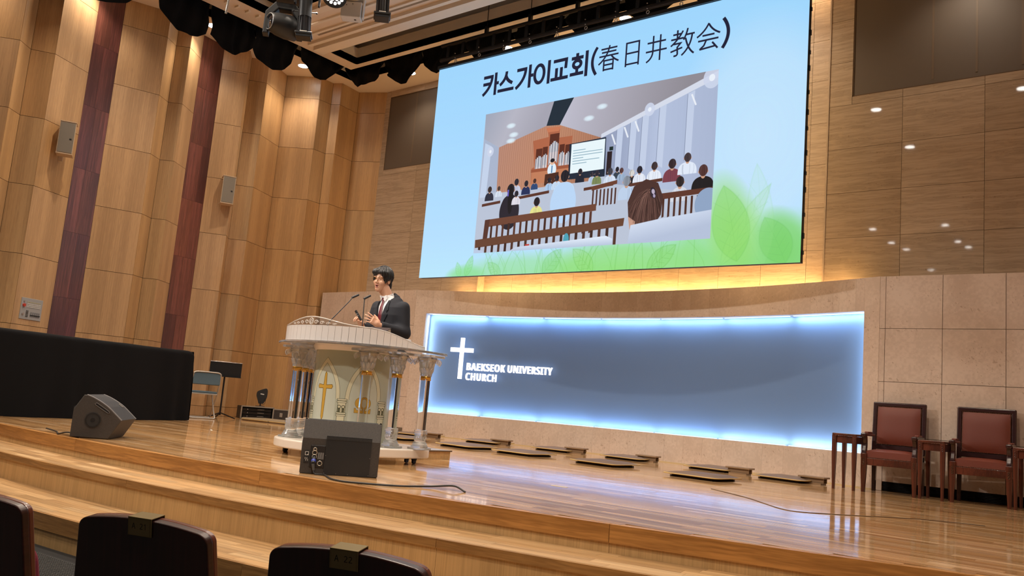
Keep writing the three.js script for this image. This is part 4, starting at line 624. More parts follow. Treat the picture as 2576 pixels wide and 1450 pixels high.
// ---------- folding chair, music stand, rack ----------
{
  const blue = std({ color: col(0.115, 0.185, 0.235), roughness: 0.8, bumpMap: sc(fineBump, 10, 10), bumpScale: 0.002 }), pipe = std({ color: col(0.5, 0.47, 0.43), roughness: 0.35, metalness: 0.4 });
  const g = group('folding_chair', -12.10, 0, -7.52, 70 * D); tag(g, 'blue padded folding chair with grey tube frame beside the black cover', 'chair');
  // local +z: to the room, back of the chair nearest
  obj('backrest', rb(0.41, 0.19, 0.035, 0.016, 0, 0.615, 0.17).applyMatrix4(new THREE.Matrix4().makeRotationX(0)), blue, g);
  obj('seat', rb(0.38, 0.035, 0.38, 0.016, 0, 0.405, -0.06), blue, g); obj('seat_pan', rb(0.39, 0.02, 0.39, 0.006, 0, 0.38, -0.06), pipe, g);
  for (const s of [-1, 1]) { obj('leg', tube([[s * 0.205, 0.69, 0.19], [s * 0.21, 0.5, 0.12], [s * 0.21, 0.36, 0.04], [s * 0.21, 0.18, -0.12], [s * 0.21, 0.014, -0.24]], 0.011, 20), pipe, g); obj('leg', tube([[s * 0.19, 0.36, -0.18], [s * 0.19, 0.18, -0.02], [s * 0.19, 0.014, 0.18]], 0.011, 16), pipe, g); }
  obj('floor_rail', [rod([-0.21, 0.013, -0.24], [0.21, 0.013, -0.24], 0.011), rod([-0.19, 0.013, 0.18], [0.19, 0.013, 0.18], 0.011)], pipe, g); obj('back_rail', tube([[-0.205, 0.69, 0.19], [-0.15, 0.715, 0.19], [0.15, 0.715, 0.19], [0.205, 0.69, 0.19]], 0.011, 16), pipe, g);
  const m = group('music_stand', -12.42, 0, -8.08, 63 * D); tag(m, 'black music stand with solid desk behind the blue chair', 'music stand');
  obj('desk', [rb(0.50, 0.24, 0.012, 0.005, 0, 0.79, 0), bx(0.50, 0.012, 0.07, 0, 0.675, 0.03)].map((q) => q.translate(0, 0, 0.03)), M.blackMetal, m); obj('desk_rim', rb(0.50, 0.012, 0.03, 0.004, 0, 0.91, 0.03), M.steel, m); obj('pole', rod([0, 0.05, 0], [0, 0.80, 0], 0.014), M.blackMetal, m);
  for (let k = 0; k < 3; k++) { const a = k * 2.094 + 0.4; obj('foot', beam([0, 0.09, 0], [Math.cos(a) * 0.25, 0.012, Math.sin(a) * 0.25], 0.022, 0.016), M.blackMetal, m); } obj('hinge', rb(0.06, 0.04, 0.03, 0.006, 0, 0.78, 0), M.blackMetal, m);
  const rk = group('rack_case', -12.50, 0, -8.80, 68 * D); tag(rk, 'low black rack case with silver edges against the wood wall', 'case');
  const alu = std({ color: col(0.5, 0.48, 0.44), roughness: 0.3, metalness: 0.7 });
  obj('shell', [bx(0.52, 0.012, 0.34, 0, 0.215, 0), bx(0.52, 0.012, 0.34, 0, 0.016, 0), bx(0.012, 0.20, 0.34, -0.26, 0.115, 0), bx(0.012, 0.20, 0.34, 0.26, 0.115, 0), bx(0.52, 0.2, 0.01, 0, 0.115, -0.165)], M.blackPlastic, rk);
  obj('edge', [bx(0.55, 0.02, 0.02, 0, 0.22, 0.17), bx(0.55, 0.02, 0.02, 0, 0.012, 0.17), bx(0.02, 0.22, 0.02, -0.265, 0.115, 0.17), bx(0.02, 0.22, 0.02, 0.265, 0.115, 0.17)], alu, rk);
  for (let k = 0; k < 3; k++) { const u = obj('rack_unit', rb(0.48, 0.05, 0.30, 0.004, 0, 0.055 + k * 0.056, 0.0), M.blackGloss, rk); obj('knob', cyl(0.008, 0.008, 0.012).rotateX(Math.PI / 2).translate(-0.16, 0.058 + k * 0.056, 0.155), M.steel, u); obj('label_strip', bx(0.11, 0.006, 0.004, 0.06, 0.062 + k * 0.056, 0.152), M.steel, u); }
  const c2 = group('equipment_case', -12.56, 0, -9.34, 60 * D); tag(c2, 'small flat flight case right of the rack case', 'case'); obj('body', rb(0.34, 0.19, 0.24, 0.008, 0, 0.10, 0), std({ color: col(0.045, 0.035, 0.03), roughness: 0.5 }), c2); obj('edge', [bx(0.35, 0.014, 0.25, 0, 0.19, 0), bx(0.35, 0.014, 0.25, 0, 0.012, 0)], alu, c2); obj('latch', rb(0.05, 0.07, 0.012, 0.004, 0.02, 0.10, 0.124), alu, c2); obj('corner_ball', sph(0.014, 0.175, 0.09, 0.06), alu, c2);
  const an = group('paddle_antenna', -12.48, 0.224, -8.86, 50 * D); tag(an, 'black paddle shaped wireless antenna standing on the rack case', 'antenna');
  const ps = new THREE.Shape(); ps.moveTo(-0.02, 0.05); ps.lineTo(0.05, 0.05); ps.bezierCurveTo(0.09, 0.09, 0.11, 0.16, 0.11, 0.20); ps.bezierCurveTo(0.115, 0.26, 0.11, 0.31, 0.08, 0.315); ps.bezierCurveTo(0.04, 0.31, -0.04, 0.27, -0.06, 0.255); ps.bezierCurveTo(-0.075, 0.22, -0.07, 0.19, -0.065, 0.17); ps.closePath();
  obj('paddle', extrude(ps, 0.02, 0.005).translate(0, 0, -0.01), M.blackPlastic, an); obj('stem', rod([0.01, 0.0, 0], [0.01, 0.09, 0], 0.011), M.blackMetal, an); obj('base', cyl(0.075, 0.08, 0.012, 0.01, 0.006, 0), M.blackMetal, an); obj('label', bx(0.06, 0.016, 0.002, 0.0, 0.215, 0.0115).rotateZ(-0.12), M.whitePaint, an); obj('cable', tube([[0.05, 0.10, 0.012], [0.09, 0.16, 0.014], [0.085, 0.06, 0.016], [0.02, 0.02, 0.02]], 0.003, 24), M.blackPlastic, an);
  // two thin mats in front of the rack
  const zab = std({ color: col(0.30, 0.22, 0.13), roughness: 0.8 });
  for (const [x, z, a, label] of [[-11.95, -8.65, 0.2, 'flat brown cushion lying in front of the rack case'], [-11.35, -8.75, 0.12, 'flat brown cushion half hidden behind the left pulpit columns']]) { const q = group('floor_cushion', x, 0, z, a); tag(q, label, 'cushion', 'brown floor cushions'); obj('pad', rb(0.58, 0.045, 0.55, 0.02, 0, 0.024, 0, 3), zab, q); obj('piping', [rod([-0.28, 0.024, 0.272], [0.28, 0.024, 0.272], 0.006), rod([0.287, 0.024, 0.26], [0.287, 0.024, -0.26], 0.006)], std({ color: col(0.62, 0.44, 0.18), roughness: 0.6 }), q); }
}
// ---------- the two floor monitors ----------
{
  const coat = std({ color: col(0.062, 0.052, 0.045), roughness: 0.75, map: speckTex, bumpMap: sc(fineBump, 12, 12), bumpScale: 0.0006 }), mesh = std({ color: col(0.018, 0.021, 0.027), roughness: 0.6, bumpMap: sc(fineBump, 20, 20), bumpScale: 0.001 }), trim = std({ color: col(0.13, 0.12, 0.12), roughness: 0.5 });
  const W = 0.53, prof = [[0, 0], [0, 0.237], [0.07, 0.362], [0.092, 0.362], [0.148, 0.342], [0.213, 0.31], [0.28, 0.267], [0.35, 0.206], [0.398, 0.163], [0.309, 0.0]];
  const build = (x, z, turn, label) => {                         // local x: back to front, z: across
    const g = group('floor_monitor', x, 0, z, turn); tag(g, label, 'stage monitor');
    const inner = prof.map(([a, b]) => [a, b]);
    obj('cabinet', extrude(poly(inner), W, 0.006).translate(0, 0.004, -W / 2), coat, g);
    const arc = prof.slice(3, 9), gp = [...arc.map(([a, b]) => [a + 0.002, b + 0.004]), ...arc.slice().reverse().map(([a, b]) => [a - 0.006, b - 0.008])];
    const gr = obj('grille', extrude(poly(gp), W - 0.05).translate(0, 0.005, -W / 2 + 0.025), mesh, g);
    obj('badge', rb(0.05, 0.003, 0.035, 0.001, 0, 0, 0).rotateZ(-0.62).translate(0.275, 0.284, -0.17), std({ color: col(0.3, 0.29, 0.27), roughness: 0.3, metalness: 0.6 }), gr);
    for (const s of [-1, 1]) obj('edge_trim', tube(arc.map(([a, b]) => V(a, b + 0.004, s * (W / 2 - 0.008))), 0.009, 20, 6), trim, g);
    for (const s of [-1, 1]) {
      const d = obj('pole_socket', cyl(0.066, 0.066, 0.006).rotateX(Math.PI / 2).translate(0.167, 0.158, s * (W / 2 + 0.001)), std({ color: col(0.022, 0.021, 0.021), roughness: 0.6 }), g);
      obj('socket_hole', cyl(0.018, 0.018, 0.003).rotateX(Math.PI / 2).translate(0.167, 0.158, s * (W / 2 + 0.004)), M.darkVoid, d); const teeth = []; for (let i = 0; i < 40; i++) { const a = i / 40 * 6.283; teeth.push(bx(0.003, 0.007, 0.003).rotateZ(a + 1.57).translate(0.167 + Math.cos(a) * 0.056, 0.158 + Math.sin(a) * 0.056, s * (W / 2 + 0.0045))); } obj('socket_ring', teeth, M.darkVoid, d);
      const hS = obj('handle', rb(0.125, 0.026, 0.006, 0.010, 0, 0, 0, 3).rotateZ(-0.55).translate(0.23, 0.264, s * (W / 2 + 0.0)), M.darkVoid, g); obj('handle_rim', tube([[0.172, 0.288, 0], [0.175, 0.302, 0], [0.186, 0.302, 0], [0.286, 0.24, 0], [0.288, 0.226, 0], [0.276, 0.226, 0]].map((p) => V(p[0], p[1], s * (W / 2 + 0.002))), 0.003, 30, 6, true), trim, hS);
    }
    // rear: amplifier fins and connectors
    const amp = obj('amplifier_plate', bx(0.012, 0.262, 0.31, -0.004, 0.134, 0.05), M.blackPlastic, g); const fins = []; for (let i = 0; i < 58; i++) fins.push(bx(0.008, 0.018, 0.002, -0.012, 0.25, -0.102 + i * 0.0053)); obj('heat_fins', fins, std({ color: col(0.05, 0.047, 0.045), roughness: 0.5 }), amp); for (const [q, y] of [[-0.10, 0.012], [-0.02, 0.012], [0.06, 0.012], [0.2, 0.012], [0.2, 0.13], [-0.1, 0.13]]) obj('screw', sph(0.003, -0.011, y, q, 8, 6), trim, amp);
    const cp = obj('connector_plate', rb(0.008, 0.15, 0.10, 0.003, -0.002, 0.12, -0.155), std({ color: col(0.02, 0.018, 0.018), roughness: 0.4 }), g);
    for (const [y, q, rr] of [[0.168, -0.175, 0.010], [0.145, -0.175, 0.015], [0.118, -0.175, 0.014], [0.075, -0.135, 0.015]]) obj('socket', new THREE.TorusGeometry(rr, 0.003, 8, 24).rotateY(Math.PI / 2).translate(-0.008, y, q), std({ color: col(0.6, 0.56, 0.48), roughness: 0.3, metalness: 0.6 }), cp);
    obj('level_controls', [0, 1, 2, 3, 4, 5].map((i) => bx(0.003, 0.045, 0.003, -0.008, 0.125, -0.150 + i * 0.007)), M.greyPaint, cp);
    const lb = obj('maker_plate', bx(0.003, 0.085, 0.034, -0.0015, 0.115, -0.227), M.blackPlastic, g); obj('maker_mark', [[0.024, 0.003, 0.148, -0.227], [0.024, 0.003, 0.126, -0.227]].map(([w, h, y, q]) => bx(0.002, h, w, -0.004, y, q)).concat([bx(0.002, 0.024, 0.003, -0.004, 0.137, -0.238), bx(0.002, 0.024, 0.003, -0.004, 0.137, -0.216), bx(0.002, 0.003, 0.01, -0.004, 0.13, -0.22)], [0, 1, 2, 3].map((i) => bx(0.002, 0.012, 0.003, -0.004, 0.105 - (i % 2) * 0.012, -0.236 + i * 0.006))), M.whitePaint, lb);
    return g;
  };
  // the first stands side-on at the left, the second shows its rear in front of the pulpit
  const a1 = Math.atan2(0.76, 0.65), a2 = Math.atan2(0.645, -0.764);
  const A = build(-7.542 - 0.76 * 0.265, -3.483 - 0.65 * 0.265, a1, 'floor monitor at the left seen from its side, black curved grille');
  const Bm = build(-4.79 + 0.645 * 0.265, -3.783 - 0.764 * 0.265, a2, 'floor monitor in front of the pulpit showing its rear connectors');
  // speaker plug and cable
  const w2 = (lx, y, lz) => { const p = V(lx, y, lz).applyAxisAngle(V(0, 1, 0), a2).add(Bm.position); return p; };
  const pl = group('speaker_plug'); tag(pl, 'blue and black cable plug hanging from the rear monitor socket', 'plug'); const q0 = w2(-0.012, 0.112, -0.175), q1 = w2(-0.05, 0.075, -0.178), q2 = w2(-0.045, 0.03, -0.17);
  obj('shell', rod(q0, q1, 0.013, 0.015), M.blackPlastic, pl); obj('ring', rod(q0.clone().lerp(q1, 0.45), q0.clone().lerp(q1, 0.8), 0.0165), std({ color: col(0.03, 0.05, 0.35), roughness: 0.4 }), pl); obj('strain_relief', rod(q1, q2, 0.011, 0.008), std({ color: col(0.08, 0.09, 0.10), roughness: 0.6 }), pl);
  const cb = obj('speaker_cable', tube([q2, w2(-0.055, 0.006, -0.16), V(-4.62, 0.007, -3.86), V(-4.40, 0.007, -3.74), V(-4.25, 0.007, -3.73), V(-4.12, 0.007, -3.82), V(-3.98, 0.007, -3.98), V(-3.90, 0.012, -4.15), V(-3.76, 0.03, -4.22), V(-3.66, 0.004, -4.22)], 0.006, 80), M.blackPlastic); tag(cb, 'black cable lying along the stage edge from the rear monitor', 'cable');
  const cb2 = obj('monitor_cable', tube([V(-7.62, 0.03, -3.56), V(-7.70, 0.028, -3.52), V(-7.80, 0.006, -3.50), V(-8.1, 0.006, -3.62), V(-8.5, 0.006, -3.7)], 0.006, 40), M.blackPlastic); tag(cb2, 'short black cable running left from the side-on monitor', 'cable');
  const lc = obj('thin_floor_cable', tube([V(-3.35, 0.002, -7.15), V(-2.83, 0.002, -6.72), V(-2.30, 0.002, -6.15), V(-2.04, 0.002, -6.32), V(-1.72, 0.002, -6.75), V(-1.55, 0.002, -6.95), V(-1.2, 0.002, -7.1)], 0.0028, 60), std({ color: col(0.10, 0.06, 0.035), roughness: 0.5 })); tag(lc, 'thin brown cable snaking over the bright part of the floor', 'cable');
  const tape = obj('tape_mark', bx(0.14, 0.0012, 0.018).rotateY(0.1).translate(-3.79, 0.0012, -5.45), std({ color: col(0.75, 0.68, 0.45), roughness: 0.7 })); tag(tape, 'small pale tape mark on the floor planks', 'tape');
  const st = obj('paper_strip', bx(0.16, 0.001, 0.02).rotateY(-0.5).translate(-9.2, 0.001, -5.9), std({ color: col(0.7, 0.68, 0.6), roughness: 0.7 })); tag(st, 'small white strip on the floor between black cover and pulpit', 'tape');
}
// ---------- red leather armchairs and little tables ----------
{
  const leather = phy({ color: col(0.165, 0.031, 0.014), roughness: 0.42, clearcoat: 0.08, clearcoatRoughness: 0.4, bumpMap: sc(fineBump, 12, 12), bumpScale: 0.0006 });
  const darkW = phy({ color: col(0.035, 0.010, 0.010), roughness: 0.25, clearcoat: 0.5, clearcoatRoughness: 0.15 }), redW = phy({ color: col(0.15, 0.036, 0.018), roughness: 0.28, map: cherryTex, clearcoat: 0.5, clearcoatRoughness: 0.2 }), nail = std({ color: col(0.12, 0.07, 0.04), roughness: 0.3, metalness: 0.8 });
  const pad = (w, h, t, puff, x, y, z, tilt) => { const g = new THREE.BoxGeometry(w, h, t, 14, 14, 3), p = g.attributes.position; for (let i = 0; i < p.count; i++) { const u = p.getX(i) / w * 2, v = p.getY(i) / h * 2; if (p.getZ(i) > 0) p.setZ(i, p.getZ(i) + puff * (1 - u ** 4) * (1 - v ** 4)); } g.computeVertexNormals(); return g.rotateX(tilt).translate(x, y, z); };
  const leg = (x, z, top, w0, w1, sx = 0) => { const g = new THREE.BoxGeometry(1, top, 1, 1, 6, 1).translate(0, top / 2, 0), p = g.attributes.position; for (let i = 0; i < p.count; i++) { const t = p.getY(i) / top, w = lerp(w1, w0, sm(0, 0.75, t)); p.setX(i, p.getX(i) * w + x + sx * (1 - t)); p.setZ(i, p.getZ(i) * w + z); } g.computeVertexNormals(); return g; };
  const chair = (x, z, turn, label) => {
    const g = group('armchair', x, 0, z, turn); tag(g, label, 'chair', 'red leather armchairs'); const W = 0.54, hw = W / 2 - 0.025;
    obj('seat', [pad(W - 0.06, 0.40, 0.075, 0.03, 0, 0, 0, 0).rotateX(-Math.PI / 2).translate(0, 0.385, 0.015)], leather, g);
    obj('seat_frame', [rb(W - 0.03, 0.075, 0.03, 0.006, 0, 0.315, 0.205), rb(0.03, 0.075, 0.40, 0.006, -hw, 0.315, 0), rb(0.03, 0.075, 0.40, 0.006, hw, 0.315, 0), rb(W - 0.03, 0.075, 0.03, 0.006, 0, 0.315, -0.19)], redW, g);
    const bt = -0.10, B = sub('back', g); B.position.set(0, 0.43, -0.185); B.rotation.x = bt;
    obj('back_frame', [rb(0.045, 0.54, 0.04, 0.012, -0.245, 0.255, 0), rb(0.045, 0.54, 0.04, 0.012, 0.245, 0.255, 0), rb(0.535, 0.05, 0.042, 0.014, 0, 0.505, 0), rb(0.49, 0.055, 0.04, 0.010, 0, 0.045, 0)], darkW, B);
    obj('back_pad', [pad(0.435, 0.405, 0.04, 0.032, 0, 0.275, 0.008, 0), pad(0.435, 0.405, 0.02, 0.01, 0, 0.275, 0.008, 0).rotateY(Math.PI).translate(0, 0, -0.012)], leather, B);
    const nb = []; for (let i = 0; i <= 26; i++) { nb.push(sph(0.0052, -0.212 + i * 0.0163, 0.478, 0.028, 6, 4), sph(0.0052, -0.212 + i * 0.0163, 0.072, 0.028, 6, 4)); } for (let i = 1; i < 25; i++) nb.push(sph(0.0052, -0.215, 0.075 + i * 0.0163, 0.028, 6, 4), sph(0.0052, 0.215, 0.075 + i * 0.0163, 0.028, 6, 4)); obj('nail_trim', nb, nail, B);
    const ns = []; for (let i = 0; i <= 32; i++) ns.push(sph(0.005, -0.25 + i * 0.0156, 0.356, 0.222, 6, 4)); obj('nail_trim', ns, nail, g);
    for (const s of [-1, 1]) {
      const L = obj('leg', [leg(s * 0.243, 0.205, 0.36, 0.052, 0.034, s * 0.004), rb(0.058, 0.05, 0.058, 0.006, s * 0.243, 0.375, 0.205)], redW, g);
      obj('carving', [0, 1, 2].map((i) => new THREE.TorusGeometry(0.010, 0.003, 6, 12).scale(1, 0.7, 1).translate(s * 0.243, 0.335 - i * 0.024, 0.232)).concat([bx(0.05, 0.004, 0.004, s * 0.243, 0.258, 0.229), bx(0.046, 0.004, 0.004, s * 0.243, 0.246, 0.228)]), nail, L);
      obj('leg', leg(s * 0.238, -0.195, 0.40, 0.042, 0.034, s * 0.004), darkW, g);
      obj('arm_support', extrude((() => { const q = new THREE.Shape(); q.moveTo(-0.028, 0); q.lineTo(0.028, 0); q.bezierCurveTo(0.03, 0.05, -0.012, 0.07, 0.0, 0.12); q.bezierCurveTo(0.006, 0.15, 0.03, 0.165, 0.04, 0.185); q.lineTo(-0.03, 0.185); q.bezierCurveTo(-0.05, 0.14, -0.05, 0.08, -0.028, 0); return q; })(), 0.044, 0.008).rotateY(-Math.PI / 2).translate(s * 0.243 + 0.022, 0.395, 0.205), darkW, g);
      const arm = obj('armrest', [rb(0.052, 0.032, 0.36, 0.014, s * 0.246, 0.592, 0.045), rb(0.060, 0.045, 0.06, 0.018, s * 0.246, 0.586, 0.225)], darkW, g); obj('arm_pad', rb(0.042, 0.022, 0.18, 0.010, s * 0.246, 0.613, 0.04), leather, arm);
    }
    return g;
  };
  chair(-2.49, -9.665, 0.03, 'red leather armchair next to the glowing niche, left of two'); chair(-1.66, -9.70, 0.05, 'red leather armchair farther right, between two small tables');
  const table = (x, z, label) => {
    const g = group('side_table', x, 0, z); tag(g, label, 'table', 'small reddish side tables'); const w = 0.25, d = 0.38;
    obj('table_top', rb(w, 0.024, d, 0.008, 0, 0.572, 0), redW, g); const bd = []; for (let i = 0; i < 22; i++) bd.push(sph(0.0055, -w / 2 + 0.012 + i * 0.0122, 0.557, d / 2 - 0.004, 6, 4)); obj('beading', bd, redW, g);
    obj('apron', [bx(w - 0.05, 0.075, 0.018, 0, 0.52, d / 2 - 0.025), bx(w - 0.05, 0.075, 0.018, 0, 0.52, -d / 2 + 0.025), bx(0.018, 0.075, d - 0.05, w / 2 - 0.025, 0.52, 0), bx(0.018, 0.075, d - 0.05, -w / 2 + 0.025, 0.52, 0)], redW, g);
    for (const sx of [-1, 1]) for (const sz of [-1, 1]) { const L = obj('leg', leg(sx * (w / 2 - 0.022), sz * (d / 2 - 0.022), 0.562, 0.042, 0.026), redW, g); if (sz > 0) obj('carving', [0, 1, 2].map((i) => new THREE.TorusGeometry(0.009, 0.003, 6, 12).scale(1, 0.8, 1).translate(sx * (w / 2 - 0.022), 0.535 - i * 0.022, d / 2)).concat([bx(0.04, 0.004, 0.004, sx * (w / 2 - 0.022), 0.46, d / 2 - 0.001)]), redW, L); }
  };
  table(-2.905, -9.535, 'small reddish side table standing alone left of the armchairs'); table(-2.075, -9.60, 'small reddish side table between the two armchairs'); table(-1.245, -9.64, 'small reddish side table cut off at the right picture edge');
}
// ---------- floor cushions and kneeling stools ----------
{
  const weave = texture(128, 128, (u, v) => { const a = (Math.floor(u * 16) + Math.floor(v * 16)) % 2; return a ? [0.58, 0.47, 0.38] : [0.44, 0.35, 0.28]; }); const wt = sc(weave, 5, 5);
  const top = std({ color: col(0.9, 0.9, 0.9), map: wt, roughness: 0.55 }), gold = std({ color: col(0.55, 0.36, 0.12), roughness: 0.5 }), under = std({ color: col(0.05, 0.035, 0.025), roughness: 0.8 });
  const pg = new THREE.BoxGeometry(0.62, 0.05, 0.56, 24, 4, 24); { const p = pg.attributes.position; for (let i = 0; i < p.count; i++) { const u = p.getX(i) / 0.31, v = p.getZ(i) / 0.28, e = Math.max(Math.abs(u), Math.abs(v)); const f = 1 - sm(0.6, 1, e); p.setY(i, 0.031 + (p.getY(i) > 0 ? 0.004 + 0.022 * f - 0.006 * (1 - Math.abs(u)) * (1 - Math.abs(v)) : -0.004 - 0.021 * f)); p.setX(i, p.getX(i) * (1 - 0.03 * v * v)); p.setZ(i, p.getZ(i) * (1 - 0.03 * u * u)); } pg.computeVertexNormals(); }
  const pipe = tube([[-0.30, 0.031, -0.27], [0, 0.031, -0.278], [0.30, 0.031, -0.27], [0.308, 0.031, 0], [0.30, 0.031, 0.27], [0, 0.031, 0.278], [-0.30, 0.031, 0.27], [-0.308, 0.031, 0]], 0.006, 64, 6, true);
  const cushion = (x, z, a, label) => { const g = group('floor_cushion', x, 0, z, a); tag(g, label, 'cushion', 'brown floor cushions'); obj('pad', pg, top, g); obj('piping', pipe, gold, g); obj('underside', rb(0.5, 0.012, 0.46, 0.004, 0, 0.007, 0), under, g); };
  const ord = ['leftmost', 'second from left', 'third from left', 'fourth from left', 'rightmost', 'rightmost'];
  [[-8.64, -8.52, 0.02], [-7.42, -8.50, -0.04], [-6.52, -8.56, -0.03], [-5.32, -8.53, -0.05], [-4.02, -8.36, -0.08]].forEach(([x, z, a], i) => cushion(x, z, a, ord[i] + ' brown cushion of the front row without stools'));
  const wood = std({ color: col(0.36, 0.22, 0.11), map: plankTex, roughness: 0.45 });
  const on = ['leftmost', 'second from left', 'third from left', 'fourth from left', 'fifth from left', 'rightmost'];
  [[-9.56, -9.80, 0.16, -9.08, -9.58], [-8.36, -10.06, 0.12, -8.04, -9.99], [-7.16, -10.22, 0.05, -6.80, -10.13], [-6.0, -10.24, -0.03, -5.73, -10.26], [-4.68, -10.10, -0.10, -4.28, -9.90], [-3.66, -9.82, -0.16, -3.35, -9.76]].forEach(([x, z, a, sx, sz], i) => {
    cushion(x, z, a, on[i] + ' brown cushion of the row along the marble');
    const g = group('kneeling_stool', sx, 0, sz, a + 0.1); tag(g, on[i] + ' low wooden prayer stool beside the wall cushions', 'stool', 'low wooden prayer stools');
    obj('seat_board', rb(0.30, 0.018, 0.17, 0.004, 0, 0.075, 0), wood, g); obj('support', [bx(0.26, 0.05, 0.016, 0, 0.041, 0.045), bx(0.26, 0.05, 0.016, 0, 0.041, -0.045)], wood, g); obj('foot', bx(0.22, 0.016, 0.15, 0, 0.008, 0), wood, g);
  });
}
// ---------- pulpit ----------
const LX = -5.99, LZ = -5.25, LT = 6 * D;
const lw = (x, y, z) => V(x, y, z).applyAxisAngle(V(0, 1, 0), LT).add(V(LX, 0, LZ));
{
  const g = group('pulpit', LX, 0, LZ, LT); tag(g, 'crystal pulpit with glass columns, white desk and golden cross', 'pulpit');
  const glass = phy({ color: 0xffffff, roughness: 0.02, transmission: 1, thickness: 0.05, ior: 1.47, attenuationColor: new THREE.Color(0.85, 0.93, 0.9), attenuationDistance: 0.6 });
  const crystal = phy({ color: col(0.95, 0.94, 0.92), roughness: 0.14, transmission: 0.82, thickness: 0.04, ior: 1.45 }), plateM = phy({ color: 0xffffff, roughness: 0.03, transmission: 0.92, thickness: 0.03, ior: 1.49, attenuationColor: new THREE.Color(0.92, 0.95, 1), attenuationDistance: 0.5 });
  const white = phy({ color: col(0.80, 0.72, 0.63), roughness: 0.3, clearcoat: 0.4, clearcoatRoughness: 0.2 }), frost = phy({ color: col(0.78, 0.74, 0.72), roughness: 0.35, clearcoat: 0.5, clearcoatRoughness: 0.15 }), gold = std({ color: col(0.75, 0.42, 0.08), roughness: 0.3, metalness: 0.9 }), etch = std({ color: col(0.78, 0.74, 0.70), roughness: 0.5 });
  const dshape = (a, b, zb, r = 0.08) => { const s = new THREE.Shape(); s.moveTo(a, zb < 0 ? -zb * -1 : 0); s.moveTo(a, 0); for (let i = 1; i <= 40; i++) { const t = i / 40 * Math.PI; s.lineTo(a * Math.cos(t), b * Math.sin(t)); } s.lineTo(-a, -zb + r); s.quadraticCurveTo(-a, -zb, -a + r, -zb); s.lineTo(-a * 0.45, -zb); s.quadraticCurveTo(0, -zb + 0.22, a * 0.45, -zb); s.lineTo(a - r, -zb); s.quadraticCurveTo(a, -zb, a, -zb + r); s.closePath(); return s; };
  const plan = (s, t, y, bev) => extrude(s, t, bev, 3).rotateX(-Math.PI / 2).scale(1, 1, -1).translate(0, y, 0);
  const flip = (q) => { if (!q.index) { const p = q.attributes; for (const k of ['position', 'normal', 'uv']) { const n = p[k].itemSize, a = p[k].array; for (let i = 0; i < p[k].count; i += 3) for (let c = 0; c < n; c++) { const t = a[(i + 1) * n + c]; a[(i + 1) * n + c] = a[(i + 2) * n + c]; a[(i + 2) * n + c] = t; } } } return q; };
  const base = obj('base', flip(plan(dshape(0.72, 0.60, 0.30), 0.08, 0.055, 0.014)), white, g);
  for (const [x, z] of [[-0.42, 0.36], [-0.58, 0.20], [0.42, 0.36], [0.52, -0.20], [0.62, -0.18], [-0.5, -0.2], [0, 0.5]]) obj('castor', [cyl(0.03, 0.022, 0.025, x, 0.044, z), cyl(0.022, 0.022, 0.018).rotateZ(Math.PI / 2).translate(x, 0.0225, z)], M.blackPlastic, base);
  obj('plate', flip(plan(dshape(0.78, 0.66, 0.36), 0.022, 0.968, 0.006)), plateM, g);
  // glass drum with printed arches
  const cv = document.createElement('canvas'); cv.width = 1536; cv.height = 1024; const c = cv.getContext('2d');
  c.fillStyle = '#b9bfae'; c.fillRect(0, 0, 1536, 1024);
  const arch = (x, w) => {                                        // pointed arch on two pillars
    const y0 = 560; c.strokeStyle = '#4d4f3c';
    for (const [lw2, st] of [[44, '#565a46'], [38, '#d8d5b8']]) { c.lineWidth = lw2; c.strokeStyle = st; c.beginPath(); c.moveTo(x - w / 2, y0); c.bezierCurveTo(x - w / 2, 380, x - w * 0.32, 260, x, 150); c.bezierCurveTo(x + w * 0.32, 260, x + w / 2, 380, x + w / 2, y0); c.stroke(); }
    c.save(); c.beginPath(); c.moveTo(x - w / 2 + 22, 1024); c.lineTo(x - w / 2 + 22, y0); c.bezierCurveTo(x - w / 2 + 22, 400, x - w * 0.28, 300, x, 190); c.bezierCurveTo(x + w * 0.28, 300, x + w / 2 - 22, 400, x + w / 2 - 22, y0); c.lineTo(x + w / 2 - 22, 1024); c.closePath(); c.fillStyle = '#c6cdbf'; c.fill(); c.restore();
  };
  const pillar = (x) => { c.fillStyle = '#d6d3b6'; c.strokeStyle = '#4d4f3c'; c.lineWidth = 4; c.fillRect(x - 40, 555, 80, 470); c.strokeRect(x - 40, 555, 80, 470); for (const y of [555, 580, 700, 722]) { c.fillStyle = '#dedcc2'; c.fillRect(x - 50, y, 100, 16); c.strokeRect(x - 50, y, 100, 16); } c.lineWidth = 6; for (const d of [-24, 18]) { c.beginPath(); c.arc(x + d, 640, 16, 0, 7); c.stroke(); c.strokeRect(x + d - 10, 660, 8, 34); c.strokeRect(x + d + 4, 660, 8, 34); } };
  const xs = [341, 768, 1195]; xs.forEach((x) => arch(x, 330)); [128, 554, 982, 1408].forEach(pillar);
  const gg = '#cda548', gd = '#6e5220';
  c.beginPath(); for (const [i, p] of [[-13, 300], [0, 276], [13, 300], [20, 420], [88, 412], [98, 432], [88, 456], [22, 456], [14, 760], [0, 800], [-14, 760], [-22, 456], [-88, 456], [-98, 432], [-88, 412], [-20, 420]].entries()) i ? c.lineTo(768 + p[0], p[1]) : c.moveTo(768 + p[0], p[1]); c.closePath(); c.fillStyle = gg; c.fill(); c.lineWidth = 5; c.strokeStyle = gd; c.stroke();
  c.font = 'bold 230px serif'; c.textAlign = 'center'; c.lineWidth = 6; for (const [t, x] of [['A', 341], ['\u03A9', 1195]]) { c.fillStyle = gg; c.strokeStyle = gd; c.strokeText(t, x, 690); c.fillText(t, x, 690); }
  const ct = new THREE.CanvasTexture(cv); ct.colorSpace = THREE.SRGBColorSpace; ct.magFilter = THREE.LinearFilter;
  const A0 = -100 * D, A1 = 100 * D, rD = 0.38;
